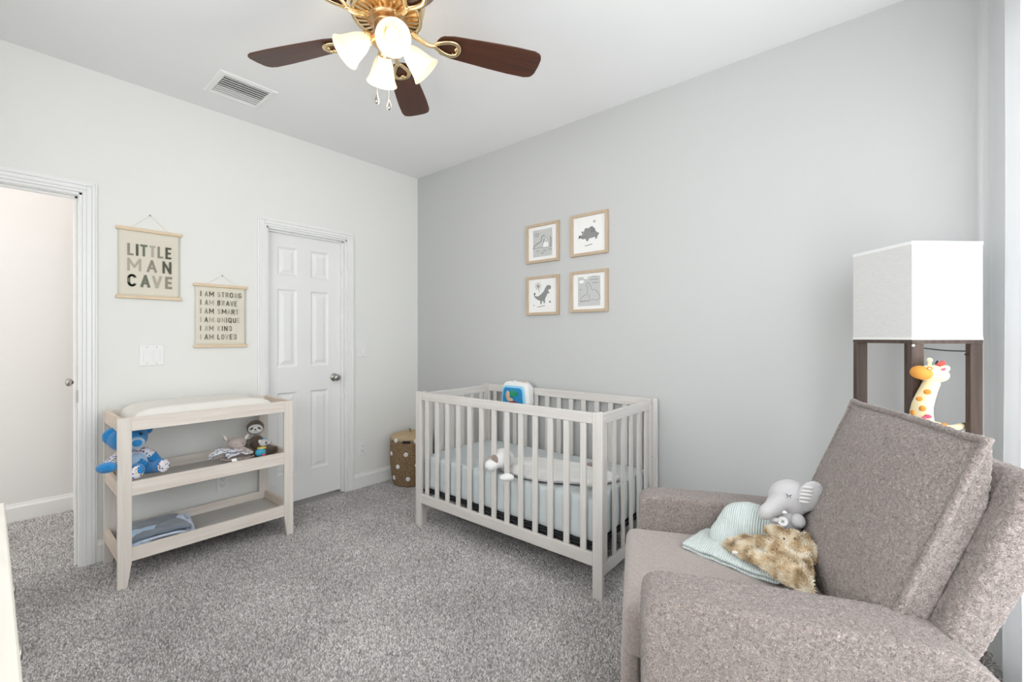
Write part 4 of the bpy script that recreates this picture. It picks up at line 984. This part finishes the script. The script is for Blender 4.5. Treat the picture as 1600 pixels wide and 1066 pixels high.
# ------------------------------------------------------------------ things on the chair seat
def dp(px, py, d): return CAM+ray(px, py)*d
def fur_on(name, o, n, ln, wd, mat, droop=.35):
    """tapering tufts of fur grown on a mesh object (local space)"""
    dg = bpy.context.evaluated_depsgraph_get(); me = o.evaluated_get(dg).to_mesh(); me.calc_loop_triangles()
    nv = len(me.vertices); co = np.empty(nv*3, np.float32); me.vertices.foreach_get('co', co); co = co.reshape(-1, 3)
    nt = len(me.loop_triangles); tr = np.empty(nt*3, np.int32); me.loop_triangles.foreach_get('vertices', tr); tr = tr.reshape(-1, 3)
    a, b, c = co[tr[:, 0]], co[tr[:, 1]], co[tr[:, 2]]; nrm = np.cross(b-a, c-a); ar = np.linalg.norm(nrm, axis=1); nrm /= ar[:, None]+1e-12
    ok = nrm[:, 2] > -.5; pr = ar*ok; pr /= pr.sum(); idx = rng.choice(nt, n, p=pr); r1, r2 = rng.random(n), rng.random(n); q = r1+r2 > 1; r1[q], r2[q] = 1-r1[q], 1-r2[q]
    P = a[idx]+(b[idx]-a[idx])*r1[:, None]+(c[idx]-a[idx])*r2[:, None]; Nn = nrm[idx]
    # combed in slowly varying directions, so the fur parts into locks
    fl = np.array([noise.noise_vector(Vector(p*28)) for p in P]); D = Nn*.55+fl*.95+rng.normal(0, .25, (n, 3)); D[:, 2] -= droop; D /= np.linalg.norm(D, axis=1)[:, None]
    L = ln*rng.uniform(.6, 1.25, n)[:, None]; S1_ = np.cross(D, Nn+1e-3); S1_ /= np.linalg.norm(S1_, axis=1)[:, None]+1e-9
    V = np.stack([P-S1_*wd, P+S1_*wd, P+D*L*.55+Nn*L*.15+S1_*wd*.6, P+D*L*.55+Nn*L*.15-S1_*wd*.6, P+D*L], 1).astype(np.float32)
    base_ = (np.arange(n)*5)[:, None, None]; F1 = (np.array([[0, 1, 2], [0, 2, 3], [3, 2, 4]])[None]+base_).reshape(-1, 3)
    m2 = bpy.data.meshes.new(name); m2.vertices.add(n*5); m2.vertices.foreach_set('co', V.reshape(-1)); nf = len(F1)
    m2.loops.add(nf*3); m2.loops.foreach_set('vertex_index', F1.reshape(-1).astype(np.int32)); m2.polygons.add(nf)
    m2.polygons.foreach_set('loop_start', np.arange(0, nf*3, 3, dtype=np.int32)); m2.polygons.foreach_set('loop_total', np.full(nf, 3, np.int32)); m2.update()
    lf = np.clip(.5+.9*np.array([noise.noise(Vector(p*45)) for p in P])+rng.normal(0, .12, n), 0, 1)
    at = m2.attributes.new('shade', 'FLOAT', 'FACE'); at.data.foreach_set('value', np.repeat(lf, 3).astype(np.float32)); m2.validate()
    f = obj(name, m2, mat, o); f['kind'] = 'stuff'; return f

mb = thing('mint_blanket', 'mint ribbed knit blanket folded flat in a strip across the chair seat', 'blanket', onZ(1150, 870, .522))
B0 = Vector(mb.location); sz = .527
A_, Bq, C_, D_ = [onZ(*q, sz)-B0 for q in ((1066, 852), (1108, 826), (1212, 912), (1262, 872))]
def strip(z0, drop):
    def f(u, v):
        p = A_.lerp(C_, u).lerp(Bq.lerp(D_, u), v); z = z0+.008*math.sin(u*PI)*math.sin(v*PI)+.004*noise.noise(Vector((u*6, v*4, z0*50)))
        if v < .12: z += -.002*(1-(v/.12))**2
        return (p.x, p.y, z+(.012 if u > .8 else 0)*(u-.8)*3)
    return grid(40, 16, f)
obj('lower_layer', strip(-.001, 0), M['mint'], mb, True, mods=[msolid(.006, 0)]); obj('upper_layer', strip(.012, 0), M['mint'], mb, True, mods=[msolid(.007, 0)])
bm = NB(); ar_ = []
for k in range(9):
    th = PI/2+k*PI/8; ar_.append((math.cos(th)*.0075, math.sin(th)*.0075+.0055))
pa, pb = C_, D_
bm = grid(8, 10, lambda u, v: tuple((pa.lerp(pb, v*.6)) + (C_-A_).normalized()*(.010*math.sin(u*PI)) + Vector((0, 0, .0055-.0075*math.cos(u*PI)+.004))))
obj('fold', bm, M['mint'], mb, True, mods=[msolid(.006, 0)])

md = thing('mint_blanket', 'mint knit blanket bunched into a soft mound against the chair arm', 'blanket', onZ(1165, 832, .515))
B0 = Vector(md.location)
LQ = Matrix.Rotation(CHA, 4, 'Z')
def ch(u, v, z): return CHM @ Vector((u, v, z))-B0
bm = NB()
ell(bm, ch(-.02, -.335, .575), (.105, .075, .098), E_((0, -.05, CHA))); ell(bm, ch(-.10, -.325, .578), (.085, .065, .088), E_((0, 0, CHA))); ell(bm, ch(.045, -.325, .55), (.06, .062, .058), E_((0, 0, CHA)))
obj('cloth', bm, M['mint2'], md, True, mods=[mremesh(.006, 10), mdisp(.016, .09)])

el = thing('elephant_toy', 'light grey knitted elephant toy with striped ear leaning on chair back', 'soft toy', dp(1222, 845, 1.58))
B0 = Vector(el.location); dd = 1.515
def ep(px, py, d=dd): return dp(px, py, d)-B0
kx = dd/FPX
blob('head', [(ep(1234, 778), (31*kx, .058, 28*kx), E_((0, 0, YAW))), (ep(1218, 790), (20*kx, .04, 17*kx), E_((0, 0, YAW)))], M['greyplush'], el, .005, 5)
blob('trunk', [('t', spl([ep(1218, 786, dd-.02), ep(1207, 794, dd-.04), ep(1199, 799, dd-.05), ep(1196, 801, dd-.05)], 4), [.034, .032, .030, .028, .027, .026, .025, .0245, .024, .0235, .023, .023, .023])], M['greyplush'], el, .004, 4)
blob('body', [(ep(1224, 813), (25*kx, .050, 30*kx), E_((0, 0, YAW))), (ep(1224, 835), (27*kx, .05, 20*kx), E_((0, 0, YAW)))], M['greyplush'], el, .005, 4)
er = ep(1265, 776, dd-.05); bm = NB(); ell(bm, er, (19*kx, .018, 25*kx), E_((.1, .45, YAW))); obj('ear', bm, M['greyplush'], el, True)
for k in range(5):
    bm = NB(); ell(bm, (0, 0, 0), (.022-.002*abs(k-2), .0025, .0042)); o = obj('ear_stripe', bm, M['offwhite'], el, True); o.location = ep(1260-1.6*k+3, 762+5.6*k, dd-.071); o.rotation_euler = (0, .12, YAW)
bm = NB(); tube(bm, spl([ep(1228, 772, dd-.060), ep(1232, 775, dd-.061), ep(1237, 774, dd-.061)], 4), .0013, 6); tube(bm, [ep(1232, 775, dd-.061), ep(1229, 778, dd-.061)], .001, 5); tube(bm, [ep(1235, 775, dd-.061), ep(1235, 779, dd-.061)], .001, 5); obj('closed_eye', bm, M['ink1'], el)
bt = ep(1223, 815, dd-.052); tocam = (CAM-(B0+bt)).normalized()
bm = NB(); lathe(bm, [(0, 0), (.0155, 0), (.0155, .003), (.012, .0035), (.010, .0025), (0, .0025)], 24, Matrix.Translation(bt) @ tocam.to_track_quat('Z', 'Y').to_matrix().to_4x4()); bn = obj('button', bm, M['white'], el, True)
bm = NB(); 
for a in (PI/4, -PI/4): tube(bm, [Vector((math.cos(a)*.006, math.sin(a)*.006, .004)), Vector((-math.cos(a)*.006, -math.sin(a)*.006, .004))], .0009, 6)
xform(bm, Matrix.Translation(bt) @ tocam.to_track_quat('Z', 'Y').to_matrix().to_4x4()); obj('thread', bm, M['ink1'], el)
blob('leg', [('t', [ep(1240, 818, dd-.01), ep(1246, 814, dd-.05)], [.024, .024])], M['greyplush'], el, .004, 3)
bm = NB(); ell(bm, ep(1211, 812, dd-.045), (.012, .01, .008)); ell(bm, ep(1222, 800, dd-.052), (.016, .006, .006)); obj('bow', bm, M['offwhite'], el, True)

lv = thing('fur_lovey', 'tan long-fur bunny comforter draped over the mint blanket on chair', 'soft toy', onZ(1215, 890, .525))
B0 = Vector(lv.location)
# four corners of the little fur blanket and its belly
K = [onZ(1124, 846, .555)-B0, onZ(1205, 836, .60)-B0, onZ(1262, 838, .640)-B0, onZ(1272, 930, .575)-B0]
def lvf(u, v):
    p = K[0].lerp(K[1], v).lerp(K[3].lerp(K[2], v), u); z = .022*math.sin(u*PI)*math.sin(v*PI)+.022*noise.noise(Vector((u*3.3, v*3.1, 4.2)))+.012*math.sin(u*11+v*3)*.5
    edge = -.012*((abs(2*u-1))**6+(abs(2*v-1))**6)
    return (p.x, p.y, p.z+z+edge)
bm = grid(34, 30, lvf); lb = obj('blanket', bm, M['furbase'], lv, True, mods=[msolid(.014, -1)])
fur_on('fur', lb, 26000, .011, .0011, M['furtuft'])
hb = dp(1240, 846, 1.40)-B0
hd_ = blob('head', [(hb, (.036, .036, .030)), (hb+Vector((-.008, -.028, -.010)), (.022, .018, .018))], M['furbase'], lv, .005, 3)
fur_on('fur', hd_, 7000, .009, .0009, M['furtuft'], .2)
e1 = blob('ear', [('t', [dp(1256, 840, 1.39)-B0, dp(1266, 856, 1.37)-B0, dp(1272, 874, 1.35)-B0], [.014, .019, .016])], M['furbase'], lv, .005, 3); fur_on('fur', e1, 4500, .009, .0009, M['furtuft'], .3)
e2 = blob('ear', [('t', [dp(1226, 838, 1.40)-B0, dp(1215, 832, 1.42)-B0, dp(1204, 830, 1.43)-B0], [.014, .017, .014])], M['furbase'], lv, .005, 3); fur_on('fur', e2, 3500, .009, .0009, M['furtuft'], .1)
hn = blob('hand', [('t', [dp(1243, 868, 1.37)-B0, dp(1254, 876, 1.345)-B0], [.020, .022])], M['furbase'], lv, .005, 3); fur_on('fur', hn, 3500, .009, .0009, M['furtuft'], .2)
for dx in (-7, 10): bm = NB(); ell(bm, dp(1232+dx, 842, 1.355)-B0, .0034); obj('eye', bm, M['sloth'], lv, True)
bm = NB(); box(bm, -.008, .008, -.002, .002, -.005, .005); o = obj('care_tag', bm, M['tag'], lv); o.location = onZ(1148, 864, .562)-B0; o.rotation_euler = (.6, 0, .4)

# ------------------------------------------------------------------ floor lamp with shelf frame
LC = Vector((3.440, -.292, 0)); LR = math.radians(42.3); hs = .131
lamp = thing('floor_lamp', 'square shelf floor lamp with white shade and dark wooden posts in corner', 'lamp', LC, LR)
for sx in (-1, 1):
    for sy in (-1, 1):
        x = sorted((sx*hs, sx*(hs-.045))); y = sorted((sy*hs, sy*(hs-.020))); obj('post', bx(*x, *y, 0, 1.2355), M['lampwood'], lamp, mods=[mbevel(.0015, 1)])
for z in (.05, .45, .862): obj('shelf', bx(-hs+.0205, hs-.0205, -hs+.0205, hs-.0205, z-.014, z), M['lampwood'], lamp)
bm = NB(); frame_rect(bm, (-hs, hs, -hs, hs), (-hs+.02, hs-.02, -hs+.02, hs-.02), 1.236, 1.249, lambda a, b, d: (a, b, d)); obj('top_ring', bm, M['lampwood'], lamp)
bm = NB(); frame_rect(bm, (-hs, hs, -hs, hs), (-hs+.003, hs-.003, -hs+.003, hs-.003), 1.250, 1.600, lambda a, b, d: (a, b, d)); shd = obj('lamp_shade', bm, M['lampshade'], lamp, mods=[mbevel(.002, 2)])
bm = NB(); frame_rect(bm, (-hs-.0008, hs+.0008, -hs-.0008, hs+.0008), (-hs+.004, hs-.004, -hs+.004, hs-.004), 1.590, 1.6015, lambda a, b, d: (a, b, d)); obj('shade_trim', bm, M['white'], shd)
bm = NB(); frame_rect(bm, (-hs-.0008, hs+.0008, -hs-.0008, hs+.0008), (-hs+.004, hs-.004, -hs+.004, hs-.004), 1.2495, 1.258, lambda a, b, d: (a, b, d)); obj('shade_trim', bm, M['white'], shd)
bm = NB(); tube(bm, [(-hs+.01, 0, 1.243), (hs-.01, 0, 1.243)], .005, 8); lathe(bm, [(0, 1.24), (.02, 1.24), (.02, 1.29), (0, 1.29)], 16); obj('socket', bm, M['black'], lamp)
bm = NB(); ell(bm, (0, 0, 1.345), (.030, .030, .042)); obj('bulb', bm, M['bulb'], lamp, True)
pl_ = bpy.data.lights.new('lamp_light', 'POINT'); pl_.energy = .5; pl_.color = (1, .90, .78); pl_.shadow_soft_size = .05
o = bpy.data.objects.new('lamp_light', pl_); COL.objects.link(o); o.location = (0, 0, 1.43); o.parent = lamp
LMI = (Matrix.Translation(LC) @ Matrix.Rotation(LR, 4, 'Z')).inverted()
bm = NB(); tube(bm, spl([LMI @ dp(1427, 541, 1.62), LMI @ dp(1450, 545, 1.66), LMI @ dp(1480, 548, 1.67), LMI @ dp(1512, 549, 1.66)], 6), .0022, 8); obj('cord', bm, M['black'], lamp, True)
bm = NB(); ell(bm, LMI @ dp(1427, 540, 1.565), .0045); obj('pull_ball', bm, M['white'], lamp, True)
bm = NB(); tube(bm, [LMI @ dp(1508, 554, 1.60), LMI @ dp(1532, 554, 1.60)], .0032, 8); obj('peg', bm, M['black'], lamp)

gf = thing('giraffe_toy', 'cream giraffe plush with orange muzzle sitting inside floor lamp frame', 'soft toy', LC+Vector((0, 0, .863)))
B0 = Vector(gf.location); gd = 1.555; gk = gd/FPX
def gp(px, py, d=gd): return dp(px, py, d)-B0
blob('head', [(gp(1459, 584), (21*gk, .036, 13*gk), E_((0, .25, YAW))), (gp(1447, 584), (14*gk, .032, 11*gk), E_((0, 0, YAW)))], M['giraffe'], gf, .004, 4)
blob('muzzle', [(gp(1437, 582, gd-.01), (11*gk, .030, 10.5*gk), E_((0, .15, YAW))), (gp(1443, 584, gd-.012), (9*gk, .030, 10*gk), E_((0, 0, YAW)))], M['orange'], gf, .004, 3)
blob('neck', [('t', spl([gp(1456, 598), gp(1447, 618), gp(1440, 640), gp(1441, 668), gp(1446, 690)], 4), [.024, .0245, .025, .026, .027, .028, .029, .030, .031, .032, .033, .034, .035, .036, .037, .038, .04])], M['giraffe'], gf, .005, 3)
blob('body', [(gp(1458, 676, gd), (.050, .045, .040), E_((0, 0, YAW))), (gp(1470, 682, gd+.03), (.045, .04, .036))], M['giraffe'], gf, .006, 3)
blob('leg', [('t', [gp(1468, 672, gd), gp(1490, 669, gd+.05), gp(1502, 666, gd+.075)], [.016, .0125, .0115])], M['giraffe'], gf, .004, 2)
bm = NB(); ell(bm, gp(1506, 665, gd+.08), (.010, .010, .011)); obj('hoof', bm, M['sloth'], gf, True)
bm = NB()
for px, py, rx, rz in ((1449, 612.5, 5.2, 4), (1436.5, 623.5, 4.6, 3.4), (1441.5, 638.5, 4.6, 4.3), (1426, 645, 2.5, 4), (1475, 664, 4, 3)):
    ell(bm, gp(px, py, gd-.032 if px != 1475 else gd-.045), (rx*gk, .008, rz*gk), E_((0, 0, YAW)))
obj('spots', bm, M['orangespot'], gf, True)
bm = NB(); tube(bm, [gp(1452, 572, gd), gp(1452.5, 566, gd)], .0055, 8); ell(bm, gp(1452.5, 563, gd), .0085); obj('horn', bm, M['giraffe'], gf, True)
bm = NB(); tube(bm, [gp(1462, 569, gd+.02), gp(1465, 564, gd+.02)], .0028, 6); obj('antenna', bm, M['black'], gf)
bm = NB(); ell(bm, gp(1469, 570, gd), (.012, .010, .009), E_((0, -.4, YAW))); ell(bm, gp(1473, 567, gd), (.008, .008, .007)); obj('mane', bm, M['red'], gf, True)
bm = NB(); ell(bm, gp(1474, 578, gd-.02), (.024, .008, .014), E_((0, -.35, YAW))); obj('ear', bm, M['giraffe'], gf, True)
bm = NB(); ell(bm, gp(1472, 579, gd-.029), (.015, .003, .0055), E_((0, -.5, YAW))); obj('inner_ear', bm, M['pink'], gf, True)
bm = NB(); ell(bm, gp(1453, 575.5, gd-.034), (.0105, .004, .006), E_((0, .1, YAW))); obj('eye', bm, M['orangespot'], gf, True)
bm = NB(); ell(bm, gp(1452.5, 576, gd-.0385), (.0035, .002, .0025)); obj('eye_glint', bm, M['white'], gf, True)
bm = NB(); ell(bm, gp(1450, 651, gd-.035), (.010, .006, .007)); ell(bm, gp(1444, 653, gd-.035), (.007, .005, .005)); obj('bow', bm, M['pink'], gf, True)

# ------------------------------------------------------------------ ceiling fan
fan = thing('ceiling_fan', 'brass ceiling fan with dark walnut blades and four glowing glass shades', 'ceiling fan', (1.823, -1.560, H))
FZ = 2.487-H; A0 = 3.56
bm = NB(); lathe(bm, [(0, 0), (.085, 0), (.088, -.01), (.086, -.045), (.100, -.060), (.128, -.075), (.148, -.10), (.152, -.125), (.148, -.15), (.142, -.17), (.120, -.185), (.0, -.185)], 56)
mo = obj('motor_housing', bm, M['brass'], fan, True, mods=[mbevel(.002, 2)])
bm = NB(); lathe(bm, [(.136, -.186), (.140, -.192), (.136, -.197), (.128, -.193)], 56, cap=False); obj('rim', bm, M['brass'], mo, True)
bm = NB()
for k in range(28):
    a = 2*PI*k/28; rmat = Matrix.Rotation(a, 4, 'Z')
    q0_ = len(bm.verts); vs = box(bm, .078, .128, -.0052, .0052, -.202, -.184)
    for q in vs:
        if q.co.x > .1: q.co.z += .006
        q.co = rmat @ q.co
vn = obj('vent_ribs', bm, M['brass'], mo); vn['kind'] = 'stuff'
bm = NB(); lathe(bm, [(.074, -.18), (.130, -.18), (.126, -.189), (.076, -.191)], 48, cap=False); obj('vent_shadow_gap', bm, M['brassdark'], mo, True)
bm = NB(); lathe(bm, [(.078, -.19), (.080, -.205), (.072, -.214), (.052, -.218), (.049, -.222), (.049, -.262), (.053, -.268), (.062, -.274), (.064, -.292), (.050, -.304), (.026, -.312), (.014, -.322), (.010, -.334), (0, -.338)], 44); obj('light_kit_body', bm, M['brassdark'], fan, True, mods=[mbevel(.0015, 2)])
def blade_outline():
    r0, r1 = .205, .66; pts = []
    def hw(r): return .052+.022*min(1, (r-r0)/.30)
    for k in range(9): a = PI/2+k*PI/8; pts.append((r0+.035+.035*math.cos(a)*1.2, .050*math.sin(a)))
    for k in range(5): r = r0+.06+k*.09; pts.append((r, -hw(r)))
    for k in range(9): a = -PI/2+k*PI/8; c_, s_ = math.cos(a), math.sin(a); pts.append((r1-.045+.045*abs(c_)**.7, .072*(1 if s_ > 0 else -1)*abs(s_)**.6))
    for k in range(5): r = r0+.06+(4-k)*.09; pts.append((r, hw(r)))
    return pts
PT = Matrix.Rotation(math.radians(-11), 4, 'X')
bl0 = None; ir0 = None
for k in range(5):
    a = A0-k*2*PI/5
    if bl0 is None:
        bm = NB(); prism(bm, blade_outline(), 'z', -.003, .003); xform(bm, PT); bl0 = b_ = obj('blade', bm, M['walnut'], fan, mods=[mbevel(.0015, 2)])
        # forked iron: arm from the hub opening into a teardrop loop under the blade root
        bm = NB(); tube(bm, spl([(.095, 0, .022), (.13, 0, .004), (.165, 0, -.010), (.195, 0, -.0095)], 5), [.012]*5+[.010]*5+[.009]*6, 10)
        lp = []
        for i in range(28):
            t_ = 2*PI*i/28; x = .243-.052*math.cos(t_); y = .037*math.sin(t_)*(.35+.65*(1-math.cos(t_))/2)*1.25; lp.append((x, y, -.0085-.004*math.sin(t_/2)))
        nv_ = len(bm.verts); tube(bm, lp, .0092, 10, True)
        bm.verts.ensure_lookup_table()
        for q in bm.verts[nv_:]: q.co.z = -.0095+(q.co.z+.0095)*.55
        ell(bm, (.287, 0, -.008), (.012, .012, .006)); ell(bm, (.275, .030, -.007), (.009, .009, .006)); ell(bm, (.275, -.030, -.007), (.009, .009, .006))
        for q in bm.verts:
            if q.co.x > .19: q.co = PT @ q.co
        ir0 = i_ = obj('blade_iron', bm, M['brass'], b_, True)
    else:
        b_ = bl0.copy(); COL.objects.link(b_); i_ = ir0.copy(); COL.objects.link(i_); i_.parent = b_
    b_.location = (0, 0, FZ); b_.rotation_euler = (0, 0, a)
sh0 = None
for k in range(4):
    a = math.radians(-26+90*k)
    if sh0 is None:
        TL = Matrix.Translation((.076, 0, -.292)) @ Matrix.Rotation(math.radians(180-47), 4, 'Y')
        bm = NB(); lathe(bm, [(.020, 0), (.026, .008), (.033, .022), (.040, .038), (.045, .058), (.050, .078), (.055, .096), (.062, .110), (.066, .116), (.0635, .116), (.052, .096), (.047, .078), (.042, .058), (.037, .038), (.030, .022), (.022, .010)], 36, TL, cap=False)
        s_ = sh0 = obj('glass_shade', bm, M['alabaster'], fan, True)
        bm = NB(); lathe(bm, [(0, -.022), (.017, -.020), (.024, -.012), (.027, 0), (.027, .010), (.022, .012), (0, .012)], 24, TL); h0 = obj('shade_holder', bm, M['brass'], s_, True)
        bm = NB(); tube(bm, spl([(.035, 0, -.275), (.052, 0, -.276), (.065, 0, -.280), (.072, 0, -.288)], 5), .010, 10); m0_ = obj('shade_arm', bm, M['brass'], s_, True)
        bm = NB(); lathe(bm, [(0, .012), (.013, .014), (.014, .04), (.020, .052), (.0235, .066), (.0215, .080), (.013, .090), (0, .093)], 20, TL); b0_ = obj('bulb', bm, M['bulb'], s_, True)
    else:
        s_ = sh0.copy(); COL.objects.link(s_)
        for c in (h0, m0_, b0_): c2_ = c.copy(); COL.objects.link(c2_); c2_.parent = s_
    s_.rotation_euler = (0, 0, a)
pl_ = bpy.data.lights.new('fan_light', 'POINT'); pl_.energy = 8; pl_.color = (1, .88, .72); pl_.shadow_soft_size = .07
o = bpy.data.objects.new('fan_light', pl_); COL.objects.link(o); o.parent = fan; o.location = (0, 0, -.52)
for (px, py0, py1) in ((589, 95, 147), (608, 100, 157)):
    d_ = 1.74; p0, p1 = dp(px, py0, d_)-fan.location, dp(px, py1, d_)-fan.location
    bm = NB(); tube(bm, [Vector((p0.x*.4, p0.y*.4, -.30)), Vector((p0.x*.8, p0.y*.8, -.325)), p0, p1], .0011, 6); c_ = obj('pull_chain', bm, M['nickel'], fan)
    bm = NB(); lathe(bm, [(0, 0), (.003, 0), (.004, -.010), (.007, -.018), (.0085, -.026), (.0075, -.034), (.003, -.038), (0, -.039)], 16, Matrix.Translation(p1)); obj('pull_knob', bm, M['nickel'], c_, True)

# ------------------------------------------------------------------ curtains, rod
def curtain(label, ya, yb, first):
    t = thing('sheer_curtain', label, 'curtain', (3.70, (ya+yb)/2, 0), 0, 'sheer window curtains')
    n = 220; path = []
    L_ = ya-yb
    for i in range(n+1):
        s = i/n; y = ya-L_*s; x = 3.712+.026*math.sin(s*L_*2*PI/.155+1.0)+.010*math.sin(s*L_*2*PI/.41+2)
        if first: k = max(0, 1-(ya-y)/.16); x = x*(1-k)+(3.655+.008*math.sin((ya-y)*70))*k
        path.append((x, y))
    def f(u, v):
        i = min(int(u*n), n-1); k = u*n-i; x = path[i][0]*(1-k)+path[i+1][0]*k; y = path[i][1]*(1-k)+path[i+1][1]*k
        return (x-3.70+.006*math.sin(v*5+u*20)*(1-v), y-(ya+yb)/2, .02+2.62*v)
    return obj('fabric', grid(n, 12, f), M['sheer'], t, True)
curtain('sheer white curtain panel hanging behind the armchair and the floor lamp', -.030, -1.25, True)
curtain('sheer white curtain panel further along the window, beyond the photo edge', -1.29, -2.95, False)
cr2 = thing('curtain_rod', 'white curtain rod above the side window', 'curtain rod', (3.695, -1.48, 2.655))
bm = NB(); tube(bm, [(0, 1.46, 0), (0, -1.50, 0)], .011, 14); obj('rod', bm, M['rod'], cr2, True)
for y in (-1.51, 1.465): bm = NB(); ell(bm, (0, y, 0), .018 if y < 0 else .014); obj('finial', bm, M['rod'], cr2, True)
for y in (-1.4, 0, 1.35): obj('bracket', bx(-.004, RX-3.695, y-.01, y+.01, -.008, .008), M['rod'], cr2)

# ------------------------------------------------------------------ dresser beside the camera
DX0, DX1, DY0, DY1, DZ = 1.70, 3.02, -3.10, -2.577, .850
dr = thing('dresser', 'pale wooden dresser top edge at the lower left beside the carpet', 'dresser', ((DX0+DX1)/2, (DY0+DY1)/2, 0))
cx, cy = dr.location.x, dr.location.y
obj('top', bx(DX0-cx, DX1-cx, DY0-cy, DY1-cy, DZ-.025, DZ), M['dresser'], dr, mods=[mbevel(.003, 2)])
obj('carcass', bx(DX0+.015-cx, DX1-.015-cx, DY0+.01-cy, DY1-.03-cy, .12, DZ-.0255), M['dresser'], dr)
for sx in (DX0+.03, DX1-.08):
    for sy in (DY0+.02, DY1-.085): obj('leg', bx(sx-cx, sx+.05-cx, sy-cy, sy+.05-cy, 0, .12), M['twz'], dr)
for i in range(2):
    for j in range(3):
        x0 = DX0+.03+i*.635-cx; z0 = .135+j*.228
        w_ = obj('drawer', bx(x0, x0+.625, DY1-.0295-cy, DY1-.012-cy, z0, z0+.218), M['dresser'], dr, mods=[mbevel(.002, 2)])
        for q in (.16, .465):
            bm = NB(); lathe(bm, [(0, 0), (.006, 0), (.006, .012), (.014, .018), (.014, .024), (0, .026)], 16, Matrix.Translation((x0+q, DY1-.0118-cy, z0+.109)) @ Matrix.Rotation(-PI/2, 4, 'X')); obj('knob', bm, M['nickel'], w_, True)
